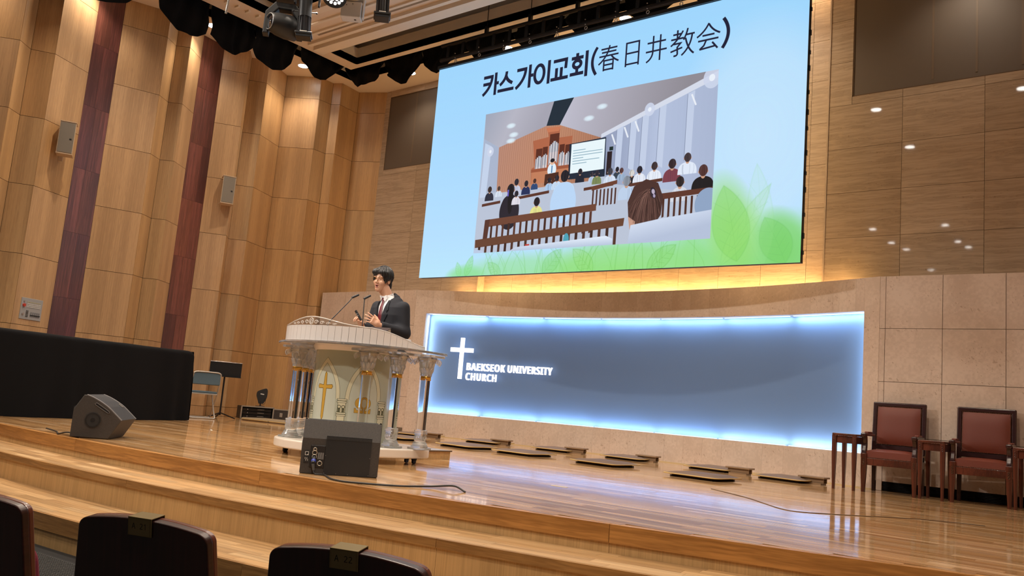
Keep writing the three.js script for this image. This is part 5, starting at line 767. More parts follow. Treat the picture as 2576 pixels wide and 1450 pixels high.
  const drum = new THREE.CylinderGeometry(rD, rD, 0.83, 64, 1, true, A0, A1 - A0).translate(0, 0.55, 0);
  obj('glass_drum', [drum, new THREE.CylinderGeometry(rD - 0.012, rD - 0.012, 0.83, 64, 1, true, A0, A1 - A0).translate(0, 0.55, 0)], phy({ map: ct, roughness: 0.10, metalness: 0.0, clearcoat: 1, clearcoatRoughness: 0.04, side: THREE.DoubleSide }), g);
  obj('drum_cap', [new THREE.CylinderGeometry(0.41, 0.39, 0.035, 48, 1, false, A0, A1 - A0).translate(0, 0.951, 0)], frost, g);
  // columns
  const cap = (() => { const parts = []; const prof = [[0.044, 0], [0.052, 0.008], [0.046, 0.02], [0.048, 0.06], [0.056, 0.11], [0.075, 0.15], [0.088, 0.165], [0.001, 0.168]]; const l = lathe(prof, 48), p = l.attributes.position; for (let i = 0; i < p.count; i++) { const a = Math.atan2(p.getZ(i), p.getX(i)), y = p.getY(i), m = y > 0.015 && y < 0.155 ? 1 + 0.09 * Math.sin(8 * a) * Math.sin(y * 46) + 0.07 * Math.abs(Math.sin(4 * a)) : 1; p.setX(i, p.getX(i) * m); p.setZ(i, p.getZ(i) * m); } l.computeVertexNormals(); parts.push(l);
    const s = new THREE.Shape(); const k = 0.108; s.moveTo(-k, -k); s.quadraticCurveTo(0, -k + 0.03, k, -k); s.quadraticCurveTo(k - 0.03, 0, k, k); s.quadraticCurveTo(0, k - 0.03, -k, k); s.quadraticCurveTo(-k + 0.03, 0, -k, -k); parts.push(extrude(s, 0.022, 0.005).rotateX(-Math.PI / 2).translate(0, 0.168, 0));
    for (let i = 0; i < 4; i++) { const a = i * Math.PI / 2 + Math.PI / 4, sp = []; for (let t = 0; t <= 26; t++) { const q = t / 26, ang = q * 9.2 - 1.2, rr = 0.026 * (1 - q * 0.8); sp.push(V(0.098 + Math.cos(ang) * rr, 0.128 + Math.sin(ang) * rr, 0)); } sp.unshift(V(0.052, 0.06, 0), V(0.068, 0.13, 0), V(0.085, 0.156, 0)); parts.push(tube(sp, 0.0075, 60, 7).rotateY(-a)); }
    for (let ring = 0; ring < 2; ring++) for (let i = 0; i < 8; i++) { const a = (i + ring * 0.5) * Math.PI / 4; parts.push(new THREE.SphereGeometry(0.018, 10, 8).scale(0.55, 1.9 - ring * 0.3, 0.9).rotateZ(-0.35).translate(0.052 + ring * 0.007, 0.048 + ring * 0.052, 0).rotateY(-a)); }
    return mergeAll(parts); })();
  const foot = mergeAll([rb(0.15, 0.018, 0.15, 0.004, 0, 0.009, 0), lathe([[0.074, 0.018], [0.076, 0.03], [0.062, 0.042], [0.064, 0.052], [0.054, 0.062], [0.050, 0.075], [0.050, 0.125], [0.058, 0.13], [0.060, 0.14], [0.052, 0.148], [0.058, 0.158], [0.056, 0.168], [0.001, 0.17]], 36)].concat([0, 1, 2, 3, 4, 5, 6, 7].map((i) => new THREE.TorusGeometry(0.012, 0.004, 6, 14).scale(1, 1.3, 1).translate(0, 0.10, 0.051).rotateY(i * Math.PI / 4))));
  for (const [x, z] of [[-0.43, 0.33], [0.43, 0.33], [-0.58, 0.10], [0.58, 0.10], [-0.74, -0.11], [0.74, -0.11]].map(([x, z]) => [x * 0.975, z * 0.98])) {
    const q = sub('column', g); q.position.set(x, 0.135, z);
    obj('column_base', foot, crystal, q); obj('shaft', cyl(0.041, 0.041, 0.46, 0, 0.40, 0, 36), glass, q); const gr = obj('gold_ring', [lathe([[0.040, 0], [0.046, 0.002], [0.046, 0.02], [0.040, 0.022]], 32).translate(0, 0.612, 0), ...[...Array(14).keys()].map((i) => new THREE.TorusGeometry(0.007, 0.0022, 5, 10).translate(0, 0.607, 0.044).rotateY(i * 0.4488))], gold, q); obj('capital', cap.clone().translate(0, 0.633, 0), crystal, q);
  }
  // desk apron of narrow white strips, its height falling to the ends
  const aE = 0.70, bE = 0.625, hT = (t) => { const d = Math.abs(t); return 0.132 - 0.105 * sm(0.78, 1.72, d); }, bump = (t) => 0.068 * Math.exp(-((t / 0.42) ** 2)) ;
  const n = 38, T0 = -98 * D, T1 = 98 * D, pe = (t, k = 0) => [(aE + k) * Math.sin(t), (bE + k) * Math.cos(t)];
  for (let i = 0; i < n; i++) {
    const t0 = lerp(T0, T1, i / n) + 0.0022, t1 = lerp(T0, T1, (i + 1) / n) - 0.0022, P = [], q0 = pe(t0), q1 = pe(t1), r0 = pe(t0, -0.012), r1 = pe(t1, -0.012), y = 0.991, h0 = hT(t0), h1 = hT(t1);
    const v = [[q0, 0], [q1, 0], [q1, h1], [q0, h0], [r0, 0], [r1, 0], [r1, h1], [r0, h0]].map(([p, h]) => [p[0], y + h, p[1]]), f = [[0, 1, 2, 3], [5, 4, 7, 6], [3, 2, 6, 7], [0, 4, 5, 1], [1, 5, 6, 2], [4, 0, 3, 7]];
    for (const [a, b, c2, d] of f) P.push(...v[a], ...v[b], ...v[c2], ...v[a], ...v[c2], ...v[d]);
    const q = new THREE.BufferGeometry(); q.setAttribute('position', new THREE.Float32BufferAttribute(P, 3)); q.computeVertexNormals(); obj('strip', q, frost, g);
  }
  { const P = []; for (let i = 0; i < 60; i++) { const t0 = lerp(T0, T1, i / 60), t1 = lerp(T0, T1, (i + 1) / 60), q0 = pe(t0, -0.014), q1 = pe(t1, -0.014); const a = [q0[0], 0.991, q0[1]], b = [q1[0], 0.991, q1[1]], c2 = [q1[0], 0.99 + hT(t1), q1[1]], d = [q0[0], 0.99 + hT(t0), q0[1]]; P.push(...a, ...b, ...c2, ...a, ...c2, ...d); } const q = new THREE.BufferGeometry(); q.setAttribute('position', new THREE.Float32BufferAttribute(P, 3)); q.computeVertexNormals(); obj('apron_backing', q, std({ color: col(0.28, 0.25, 0.24), roughness: 0.6, side: THREE.DoubleSide }), g); }
  const crest = []; { const P = []; for (let i = 0; i < 48; i++) { const t0 = lerp(-1.1, 1.1, i / 48), t1 = lerp(-1.1, 1.1, (i + 1) / 48); for (const k of [0, -0.006]) { const q0 = pe(t0, k), q1 = pe(t1, k), a = [q0[0], 0.991 + hT(t0), q0[1]], b = [q1[0], 0.991 + hT(t1), q1[1]], c2 = [q1[0], 0.993 + hT(t1) + bump(t1), q1[1]], d = [q0[0], 0.993 + hT(t0) + bump(t0), q0[1]]; k ? P.push(...b, ...a, ...c2, ...c2, ...a, ...d) : P.push(...a, ...b, ...c2, ...a, ...c2, ...d); } } const q = new THREE.BufferGeometry(); q.setAttribute('position', new THREE.Float32BufferAttribute(P, 3)); q.computeVertexNormals(); obj('crest_glass', q, phy({ color: col(0.9, 0.88, 0.85), roughness: 0.05, transmission: 0.95, thickness: 0, side: THREE.DoubleSide }), g); }
  { const pts = []; for (let i = 0; i <= 90; i++) { const t = lerp(T0, T1, i / 90), p = pe(t, -0.004); pts.push(V(p[0], 0.994 + hT(t) + bump(t), p[1])); } pts.push(V(...[pe(T1, -0.004)].map((p) => [p[0], 0.99, p[1]])[0])); pts.unshift(V(...[pe(T0, -0.004)].map((p) => [p[0], 0.99, p[1]])[0])); obj('top_rail', tube(pts, 0.0055, 200, 7), phy({ color: col(0.85, 0.8, 0.75), roughness: 0.08, transmission: 0.5, thickness: 0.01 }), g); }
  { const sc2 = []; const on = (t, y) => { const p = pe(t, 0.003); return V(p[0], 1.123 + y, p[1]); }; const ov = []; for (let i = 0; i < 20; i++) { const a = i / 20 * 6.283; ov.push(on(Math.cos(a) * 0.032, 0.032 + Math.sin(a) * 0.026)); } sc2.push(tube(ov, 0.0032, 40, 6, true)); const ov2 = ov.map((p, i) => { const a = i / 20 * 6.283; return on(Math.cos(a) * 0.014, 0.03 + Math.sin(a) * 0.014); }); sc2.push(tube(ov2, 0.0028, 30, 6, true));
    for (const s of [-1, 1]) for (let k = 0; k < 4; k++) { const t0 = 0.05 + k * 0.088, h = 0.036 - k * 0.008, w = []; for (let i = 0; i <= 16; i++) { const q = i / 16, a = q * 7.5; w.push(on(s * (t0 + 0.03 + Math.cos(a) * 0.032 * (1 - q * 0.7)), 0.006 + h * 0.5 + Math.sin(a) * h * 0.5 * (1 - q * 0.6))); } sc2.push(tube(w, 0.0030 - k * 0.0003, 40, 6)); }
    obj('scroll_ornament', sc2, etch, g); }
  obj('desk_board', flip(plan(dshape(0.58, 0.54, 0.04, 0.02), 0.02, 1.06, 0.004)), frost, g);
  // things on the pulpit
  const mic = (name, label, pts, hd) => { const m = group(name); tag(m, label, 'microphone', 'gooseneck microphones'); const P = pts.map((p) => V(...p)), a = P[0]; obj('socket', rod([a.x, a.y - 0.02, a.z], [a.x, a.y + 0.05, a.z], 0.014), M.blackPlastic, m); obj('gooseneck', tube([V(a.x, a.y + 0.04, a.z), ...P.slice(1)], 0.0045, 50, 8), M.blackMetal, m); const e = P[P.length - 1], h2 = V(...hd); obj('capsule', [rod(e, h2, 0.011), sph(0.011, h2.x, h2.y, h2.z), sph(0.011, e.x, e.y, e.z)], M.blackPlastic, m); };
  mic('gooseneck_microphone', 'gooseneck microphone curving in from the left of the pulpit', [[-6.175, 1.103, -5.0], [-6.17, 1.20, -5.02], [-6.22, 1.30, -5.15], [-6.30, 1.43, -5.33], [-6.335, 1.485, -5.40]], [-6.327, 1.518, -5.46]);
  mic('gooseneck_microphone', 'straight gooseneck microphone standing before the speaker', [[-6.035, 1.103, -5.30], [-6.05, 1.22, -5.31], [-6.09, 1.38, -5.34], [-6.115, 1.465, -5.36]], [-6.112, 1.50, -5.42]);
  const bk = group('closed_book', -5.86, 1.081, -5.33, 0.5); tag(bk, 'dark brown closed book leaning on the pulpit desk', 'book');
  { const lean = (q) => q.rotateX(0.30).translate(0, 0.062, 0); obj('cover', [lean(rb(0.19, 0.006, 0.25, 0.002, 0, 0.019, 0)), lean(rb(0.19, 0.006, 0.25, 0.002, 0, -0.019, 0)), lean(rb(0.006, 0.044, 0.25, 0.002, -0.094, 0, 0))], std({ color: col(0.018, 0.006, 0.006), roughness: 0.45 }), bk); obj('pages', lean(bx(0.18, 0.032, 0.24, 0, 0, 0)), std({ color: col(0.5, 0.4, 0.26), roughness: 0.7 }), bk); }
  // riser behind the pulpit
  const rs = group('riser_platform', -6.40, 0, -6.05); tag(rs, 'low wooden platform behind the pulpit under the speaker', 'platform'); obj('box', bx(1.18, 0.078, 0.74, 0, 0.039, 0), M.riser, rs); obj('top_board', rb(1.2, 0.012, 0.76, 0.003, 0, 0.084, 0), std({ color: col(0.42, 0.36, 0.32), roughness: 0.35 }), rs); obj('edge_trim', [bx(1.2, 0.012, 0.008, 0, 0.083, 0.382), bx(0.008, 0.012, 0.76, 0.602, 0.083, 0)], M.joint, rs);
}
// ---------- theatre seats in front of the camera ----------
{
  const ply = phy({ color: col(0.040, 0.0075, 0.006), roughness: 0.35, clearcoat: 0.35, clearcoatRoughness: 0.25, map: cherryTex }), rim = phy({ color: col(0.12, 0.032, 0.018), roughness: 0.28, clearcoat: 0.5, clearcoatRoughness: 0.2 }), velvet = phy({ color: col(0.13, 0.008, 0.022), roughness: 0.95, sheen: 0.5, sheenColor: new THREE.Color(0.4, 0.04, 0.1) }), brass = std({ color: col(0.20, 0.15, 0.065), roughness: 0.45, metalness: 0.6 });
  const shell = (wt, wb, h, r) => { const s = new THREE.Shape(); s.moveTo(-wb / 2, 0); s.lineTo(wb / 2, 0); s.lineTo(wt / 2 + 0.004, h - r); s.quadraticCurveTo(wt / 2, h - 0.012, wt / 2 - r, h - 0.008); s.quadraticCurveTo(0, h + 0.018, -wt / 2 + r, h - 0.008); s.quadraticCurveTo(-wt / 2, h - 0.012, -wt / 2 - 0.004, h - r); s.closePath(); return s; };
  const seat = (x, z, turn, num, label) => {
    const g = group('theatre_seat', x, FLOOR_Y, z, turn); tag(g, label, 'seat', 'theatre seats in the front row');
    const B = sub('back', g); B.position.set(0, 0.16, -0.09); B.rotation.x = 0.155;
    obj('shell', extrude(shell(0.40, 0.50, 0.60, 0.034), 0.024, 0.004, 3), ply, B);
    obj('shell_rim', extrude(shell(0.400, 0.50, 0.60, 0.034), 0.016, 0.003, 2).translate(0, 0, -0.0145), rim, B);
    obj('back_cushion', extrude(shell(0.35, 0.45, 0.46, 0.06), 0.06, 0.025, 4).translate(0, 0.01, -0.070), velvet, B);
    if (num) {
      const c = document.createElement('canvas'); c.width = 256; c.height = 160; const q = c.getContext('2d'); q.fillStyle = '#ffffff'; q.fillRect(0, 0, 256, 160); q.fillStyle = '#2a2216'; q.font = '78px monospace'; q.textAlign = 'center'; q.fillText(num, 128, 96); const t = new THREE.CanvasTexture(c); t.colorSpace = THREE.SRGBColorSpace; t.magFilter = THREE.LinearFilter;
      const n = obj('number_plate', [rb(0.074, 0.046, 0.003, 0.001, 0, 0.586, 0.027), rb(0.074, 0.003, 0.048, 0.001, 0, 0.6085, 0.0045), rb(0.074, 0.014, 0.003, 0.001, 0, 0.602, -0.0185)], brass, B);
      obj('number', new THREE.PlaneGeometry(0.066, 0.041).translate(0, 0.585, 0.0290), std({ color: col(0.20, 0.15, 0.065), map: t, roughness: 0.5, metalness: 0.4 }), n);
    }
    obj('seat_cushion', rb(0.44, 0.30, 0.10, 0.04, 0, 0.26, -0.28), velvet, g); obj('seat_pan', rb(0.44, 0.30, 0.02, 0.008, 0, 0.26, -0.345), ply, g);
    for (const s of [-1, 1]) obj('armrest', [rb(0.05, 0.03, 0.30, 0.012, s * 0.27, 0.33, -0.22), rb(0.03, 0.33, 0.06, 0.006, s * 0.27, 0.165, -0.24)], ply, g);
  };
  const turn = Math.atan2(0.33, 0.943);
  seat(-2.10, -1.20, turn + 0.0, 'A 21', 'middle dark red seat back of three, brass plate A 21 on its top'); seat(-1.54, -1.39, turn, 'A 22', 'rightmost dark red seat back, brass plate A 22 and a blue glint'); seat(-2.67, -1.00, turn, null, 'dark red wooden seat back cut off at the lower left corner'); 
}
// ---------- the speaker ----------
function nets(f, lo, hi, cell, color) {                          // surface nets over a distance field
  const n = [0, 1, 2].map((k) => Math.ceil((hi[k] - lo[k]) / cell) + 1), [nx, ny, nz] = n, val = new Float32Array(nx * ny * nz), at = (i, j, k) => (k * ny + j) * nx + i;
  for (let k = 0; k < nz; k++) for (let j = 0; j < ny; j++) for (let i = 0; i < nx; i++) val[at(i, j, k)] = f(lo[0] + i * cell, lo[1] + j * cell, lo[2] + k * cell);
  const id = new Int32Array(nx * ny * nz).fill(-1), pos = [], idx = [];
  for (let k = 0; k < nz - 1; k++) for (let j = 0; j < ny - 1; j++) for (let i = 0; i < nx - 1; i++) {
    let c = 0, sx = 0, sy = 0, sz = 0; const v = (a, b, d) => val[at(i + a, j + b, k + d)];
    const edge = (a, b) => { const p = v(...a), q = v(...b); if ((p < 0) !== (q < 0)) { const t = p / (p - q); sx += a[0] + (b[0] - a[0]) * t; sy += a[1] + (b[1] - a[1]) * t; sz += a[2] + (b[2] - a[2]) * t; c++; } };
    const m = (v(0, 0, 0) < 0) + (v(1, 0, 0) < 0) + (v(0, 1, 0) < 0) + (v(1, 1, 0) < 0) + (v(0, 0, 1) < 0) + (v(1, 0, 1) < 0) + (v(0, 1, 1) < 0) + (v(1, 1, 1) < 0);
    if (m === 0 || m === 8) continue;
    for (const a of [0, 1]) for (const b of [0, 1]) { edge([0, a, b], [1, a, b]); edge([a, 0, b], [a, 1, b]); edge([a, b, 0], [a, b, 1]); }
    id[at(i, j, k)] = pos.length / 3; pos.push(lo[0] + (i + sx / c) * cell, lo[1] + (j + sy / c) * cell, lo[2] + (k + sz / c) * cell);
  }
  const quad = (a, b, c, d, flip) => { if (a < 0 || b < 0 || c < 0 || d < 0) return; flip ? idx.push(a, c, b, a, d, c) : idx.push(a, b, c, a, c, d); };
  for (let k = 1; k < nz - 1; k++) for (let j = 1; j < ny - 1; j++) for (let i = 1; i < nx - 1; i++) {
    const a = val[at(i, j, k)] < 0;
    if (a !== (val[at(i + 1, j, k)] < 0)) quad(id[at(i, j - 1, k - 1)], id[at(i, j, k - 1)], id[at(i, j, k)], id[at(i, j - 1, k)], !a);
    if (a !== (val[at(i, j + 1, k)] < 0)) quad(id[at(i - 1, j, k - 1)], id[at(i - 1, j, k)], id[at(i, j, k)], id[at(i, j, k - 1)], !a);
    if (a !== (val[at(i, j, k + 1)] < 0)) quad(id[at(i - 1, j - 1, k)], id[at(i, j - 1, k)], id[at(i, j, k)], id[at(i - 1, j, k)], !a);
  }
  const nor = new Float32Array(pos.length), e = cell * 0.5; const colr = color ? new Float32Array(pos.length) : null;
  for (let p = 0; p < pos.length; p += 3) { const [x, y, z] = [pos[p], pos[p + 1], pos[p + 2]]; let gx = f(x + e, y, z) - f(x - e, y, z), gy = f(x, y + e, z) - f(x, y - e, z), gz = f(x, y, z + e) - f(x, y, z - e); const l = Math.hypot(gx, gy, gz) || 1; nor[p] = gx / l; nor[p + 1] = gy / l; nor[p + 2] = gz / l; if (color) colr.set(color(x, y, z), p); }
  const g = new THREE.BufferGeometry(); g.setAttribute('position', new THREE.Float32BufferAttribute(pos, 3)); g.setAttribute('normal', new THREE.BufferAttribute(nor, 3)); if (color) g.setAttribute('color', new THREE.BufferAttribute(colr, 3)); g.setIndex(idx); return g;
}
const smin = (a, b, k) => { const h = Math.max(k - Math.abs(a - b), 0) / k; return Math.min(a, b) - h * h * k * 0.25; }, smax = (a, b, k) => -smin(-a, -b, k);
const ell = (x, y, z, c, r) => { const a = (x - c[0]) / r[0], b = (y - c[1]) / r[1], d = (z - c[2]) / r[2], q = Math.hypot(a, b, d), g = Math.hypot(a / r[0], b / r[1], d / r[2]); return q * (q - 1) / (g || 1e-6); };
const cap2 = (x, y, z, a, b, ra, rb2) => { const dx = b[0] - a[0], dy = b[1] - a[1], dz = b[2] - a[2], t = clamp(((x - a[0]) * dx + (y - a[1]) * dy + (z - a[2]) * dz) / (dx * dx + dy * dy + dz * dz)); return Math.hypot(x - a[0] - dx * t, y - a[1] - dy * t, z - a[2] - dz * t) - lerp(ra, rb2, t); };
{
  const O = [-6.30, 0.09, -5.90], person = group('person', ...O); tag(person, 'speaker in dark suit and dark red tie holding a remote behind the pulpit', 'person');
  const J = { neck: [-0.055, 1.44, 0.0], shL: [0.150, 1.365, -0.012], shR: [-0.215, 1.375, 0.0], elL: [0.190, 1.11, -0.02], elR: [-0.255, 1.11, 0.05], wrL: [0.125, 1.155, 0.262], wrR: [-0.095, 1.140, 0.29], hipL: [0.09, 0.90, -0.02], hipR: [-0.09, 0.90, -0.02], knL: [0.10, 0.49, 0.01], knR: [-0.10, 0.49, 0.01], anL: [0.105, 0.09, -0.03], anR: [-0.105, 0.09, -0.03] };
  const key = [[0.84, 0.165, 0.112], [0.95, 0.165, 0.108], [1.06, 0.152, 0.100], [1.18, 0.160, 0.108], [1.28, 0.172, 0.112], [1.36, 0.168, 0.095], [1.42, 0.11, 0.07], [1.46, 0.05, 0.05]];
  const torso = (x, y, z, inf) => { let i = 0; while (i < key.length - 2 && key[i + 1][0] < y) i++; const t = clamp((y - key[i][0]) / (key[i + 1][0] - key[i][0])), a = lerp(key[i][1], key[i + 1][1], t) + inf, b = lerp(key[i][2], key[i + 1][2], t) + inf, cx = lerp(0.0, -0.035, clamp((y - 0.9) / 0.5)), cz = lerp(-0.02, -0.005, clamp((y - 0.9) / 0.5)); const u = (x - cx) / a, v = (z - cz) / b, q = (Math.abs(u) ** 2.4 + Math.abs(v) ** 2.4) ** (1 / 2.4); return Math.max((q - 1) * Math.min(a, b), Math.max(key[0][0] - inf - y, y - 1.46 - inf)); };
  const arms = (x, y, z, ua, el, wr, k) => { let d = cap2(x, y, z, J.shL, J.elL, ua, el); d = smin(d, cap2(x, y, z, J.elL, J.wrL, el, wr), k); let e = cap2(x, y, z, J.shR, J.elR, ua, el); e = smin(e, cap2(x, y, z, J.elR, J.wrR, el, wr), k); return [d, e]; };
  const legs = (x, y, z, a, b, c) => Math.min(smin(cap2(x, y, z, J.hipL, J.knL, a, b), cap2(x, y, z, J.knL, J.anL, b, c), 0.03), smin(cap2(x, y, z, J.hipR, J.knR, a, b), cap2(x, y, z, J.knR, J.anR, b, c), 0.03));
  const bodyF = (x, y, z) => { let d = torso(x, y, z, -0.004); const [l, r] = arms(x, y, z, 0.046, 0.038, 0.026, 0.03); d = smin(d, l, 0.04); d = smin(d, r, 0.04); d = smin(d, legs(x, y, z, 0.078, 0.052, 0.036), 0.05); d = smin(d, cap2(x, y, z, J.neck, [-0.09, 1.56, 0.055], 0.058, 0.054), 0.03); for (const s of [-1, 1]) d = smin(d, cap2(x, y, z, [s * 0.105, 0.045, -0.05], [s * 0.115, 0.03, 0.12], 0.038, 0.03), 0.03); return d; };
  const skin = [0.62, 0.335, 0.215], lip = [0.42, 0.13, 0.10], dark = [0.06, 0.015, 0.012];
  // head in its own frame, origin between the ears
  const HM = new THREE.Matrix4().compose(V(-0.104, 1.634, 0.074), new THREE.Quaternion().setFromEuler(new THREE.Euler(0.04, 0.16, -0.08, 'YXZ')), V(0.95, 0.97, 0.95)), HI = HM.clone().invert(), hv = V(0, 0, 0);
  const headF = (x, y, z) => {
    let d = ell(x, y, z, [0, 0.040, -0.012], [0.076, 0.096, 0.094]); d = smin(d, ell(x, y, z, [0, -0.045, 0.022], [0.060, 0.070, 0.066]), 0.035); d = smin(d, ell(x, y, z, [0, -0.100, 0.056], [0.030, 0.022, 0.026]), 0.03);
    const ax = Math.abs(x); d = smin(d, ell(ax, y, z, [0.042, -0.028, 0.060], [0.024, 0.022, 0.022]), 0.02); d = smin(d, ell(ax, y, z, [0.030, 0.030, 0.078], [0.030, 0.008, 0.012]), 0.012); d = smax(d, -ell(ax, y, z, [0.031, 0.008, 0.098], [0.017, 0.010, 0.014]), 0.012);
    d = smin(d, cap2(x, y, z, [0, 0.016, 0.083], [0, -0.026, 0.101], 0.008, 0.0125), 0.014); d = smin(d, ell(ax, y, z, [0.012, -0.031, 0.092], [0.010, 0.008, 0.010]), 0.006);
    d = smin(d, ell(x, y, z, [0, -0.056, 0.083], [0.024, 0.006, 0.010]), 0.006); d = smin(d, ell(x, y, z, [0, -0.078, 0.079], [0.020, 0.007, 0.011]), 0.006); d = smax(d, -ell(x, y, z, [0, -0.0665, 0.092], [0.017, 0.0042, 0.020]), 0.004);
    d = smin(d, ell(ax, y, z, [0.078, -0.004, -0.012], [0.010, 0.032, 0.019]), 0.008); d = smax(d, -ell(ax, y, z, [0.088, 0.0, -0.006], [0.007, 0.018, 0.009]), 0.006);
    return smin(d, cap2(x, y, z, [0, -0.07, -0.02], [0.045, -0.20, -0.075], 0.052, 0.056), 0.03);
  };
  const headC = (x, y, z) => { if (z > 0.05 && ell(x, y, z, [0, -0.066, 0.09], [0.016, 0.0052, 0.03]) < 0) return dark; if (z > 0.06 && (ell(x, y, z, [0, -0.057, 0.088], [0.025, 0.0075, 0.02]) < 0 || ell(x, y, z, [0, -0.077, 0.086], [0.021, 0.008, 0.02]) < 0)) return lip; if (z > 0.06 && ell(Math.abs(x), y, z, [0.031, 0.007, 0.09], [0.013, 0.0035, 0.02]) < 0) return [0.03, 0.016, 0.012]; return skin; };
  const head = nets(headF, [-0.1, -0.20, -0.14], [0.11, 0.15, 0.13], 0.0034, headC).applyMatrix4(HM);
  // hands
  const nrmz = (a) => { const l = Math.hypot(...a); return a.map((q) => q / l); }, madd = (a, b, t) => [a[0] + b[0] * t, a[1] + b[1] * t, a[2] + b[2] * t];
  function hand(wr, d, s, nn, curls, spread, thumb) {             // d along the hand, s to the thumb, nn out of the palm
    const bones = [], L = [0.074, 0.082, 0.076, 0.060], off = [0.029, 0.0095, -0.010, -0.0285], rad = [0.0088, 0.0090, 0.0086, 0.0078];
    for (let i = 0; i < 4; i++) { let p = madd(madd(wr, d, 0.094 - Math.abs(off[i] - 0.005) * 0.28), s, off[i]), a = 0, fd = nrmz(madd(d, s, spread * off[i] * 12)); for (let k = 0; k < 3; k++) { a += curls[i][k]; const dir = [0, 1, 2].map((c) => fd[c] * Math.cos(a) + nn[c] * Math.sin(a)), q = madd(p, dir, L[i] * [0.45, 0.30, 0.25][k]); bones.push([p, q, rad[i] * (1 - k * 0.09), rad[i] * (1 - (k + 1) * 0.09), i]); p = q; } }
    let p = madd(madd(wr, d, 0.028), s, 0.026); for (const [dir, len, r1, r2] of thumb) { const q = madd(p, nrmz([0, 1, 2].map((c) => d[c] * dir[0] + s[c] * dir[1] + nn[c] * dir[2])), len); bones.push([p, q, r1, r2, 4]); p = q; }
    const f = (x, y, z) => {
      const r = [x - wr[0], y - wr[1], z - wr[2]], u = r[0] * d[0] + r[1] * d[1] + r[2] * d[2], v = r[0] * s[0] + r[1] * s[1] + r[2] * s[2], w = r[0] * nn[0] + r[1] * nn[1] + r[2] * nn[2];
      const qx = Math.max(Math.abs(u - 0.056) - 0.032, 0), qy = Math.max(Math.abs(v) - (0.022 + 0.006 * clamp(u / 0.09)), 0), qz = Math.max(Math.abs(w - 0.002) - 0.003, 0); let palm = Math.hypot(qx, qy, qz) - 0.0115;
      palm = smin(palm, cap2(x, y, z, madd(wr, d, -0.06), madd(wr, d, 0.03), 0.027, 0.022), 0.025); palm = smin(palm, ell(u, v, w, [0.040, 0.022, 0.008], [0.028, 0.014, 0.012]), 0.015);
      const fin = [9, 9, 9, 9, 9]; for (const b of bones) { const e = cap2(x, y, z, b[0], b[1], b[2], b[3]); fin[b[4]] = smin(fin[b[4]], e, 0.004); }
      let o = palm; for (let i = 0; i < 5; i++) o = smin(o, fin[i], i === 4 ? 0.012 : 0.0045); return o;
    };
    const all = bones.flatMap((b) => [b[0], b[1]]).concat([madd(wr, d, -0.06), wr]), lo = [0, 1, 2].map((c) => Math.min(...all.map((q) => q[c])) - 0.042), hi = [0, 1, 2].map((c) => Math.max(...all.map((q) => q[c])) + 0.042);
    return { geo: nets(f, lo, hi, 0.0032, () => skin), bones };
  }
  const dL = nrmz([-0.33, 0.47, 0.82]), sL0 = [0.05, 0.86, -0.46], dot = (a, b) => a[0] * b[0] + a[1] * b[1] + a[2] * b[2], crs = (a, b) => [a[1] * b[2] - a[2] * b[1], a[2] * b[0] - a[0] * b[2], a[0] * b[1] - a[1] * b[0]];
  const sL = nrmz(madd(sL0, dL, -dot(sL0, dL))); let nL = nrmz(crs(dL, sL)); if (nL[0] > 0) nL = nL.map((q) => -q);
  const HL = hand(J.wrL, dL, sL, nL, [[0.10, 0.15, 0.1], [0.2, 0.25, 0.2], [0.35, 0.35, 0.25], [0.5, 0.4, 0.3]], 0.5, [[[0.7, 0.62, 0.35], 0.042, 0.0125, 0.011], [[0.85, 0.35, 0.4], 0.034, 0.0105, 0.0085]]);
  const dR = nrmz([-0.02, 0.80, 0.52]), sR0 = [0.92, 0.1, 0.25], sR = nrmz(madd(sR0, dR, -dot(sR0, dR))); let nR = nrmz(crs(dR, sR)); if (nR[2] < 0) nR = nR.map((q) => -q);
  const HR = hand(J.wrR, dR, sR, nR, [[0.95, 0.85, 0.5], [1.05, 0.9, 0.6], [1.1, 0.95, 0.6], [1.1, 1.0, 0.6]], 0.3, [[[0.75, 0.5, 0.5], 0.040, 0.0125, 0.011], [[0.75, -0.1, 0.6], 0.032, 0.0105, 0.0085]]);
  const bodyG = nets(bodyF, [-0.36, -0.01, -0.2], [0.32, 1.6, 0.36], 0.013, () => skin);
  const strip = (g) => { const q = g.clone(); q.deleteAttribute('uv'); return q; };
  const bodyM = phy({ vertexColors: true, roughness: 0.5, clearcoat: 0.08, clearcoatRoughness: 0.5 });
  const merged = mergeGeometries([bodyG, head, HL.geo, HR.geo].map(strip), false);
  obj('body', merged, bodyM, person);
  // hair
  const hn = (x, y, z) => 0.0035 * Math.sin(46 * Math.atan2(x + 0.02, z + 0.05) + 30 * y) + 0.0025 * Math.sin(90 * Math.atan2(x, z + 0.03) + 60 * y);
  const hairF = (x, y, z) => { let d = ell(x, y, z, [0.0, 0.050, -0.016], [0.094, 0.108, 0.114]); d = smin(d, ell(x, y, z, [-0.045, 0.080, 0.056], [0.050, 0.036, 0.045]), 0.02); d = smin(d, ell(x, y, z, [0.040, 0.078, 0.056], [0.055, 0.038, 0.044]), 0.02); d = smin(d, ell(Math.abs(x), y, z, [0.078, 0.015, 0.028], [0.016, 0.050, 0.026]), 0.015); d = smin(d, ell(x, y, z, [0, -0.05, -0.078], [0.066, 0.055, 0.030]), 0.03); d += hn(x, y, z); d = smax(d, -ell(x, y, z, [0.012, -0.050, 0.112], [0.074, 0.118, 0.080]), 0.012); d = smax(d, -ell(Math.abs(x), y, z, [0.095, -0.030, 0.006], [0.030, 0.034, 0.030]), 0.01); d = smax(d, -ell(x, y, z, [-0.005, 0.075, 0.128], [0.020, 0.040, 0.034]), 0.01); return Math.max(d, -0.100 - y); };
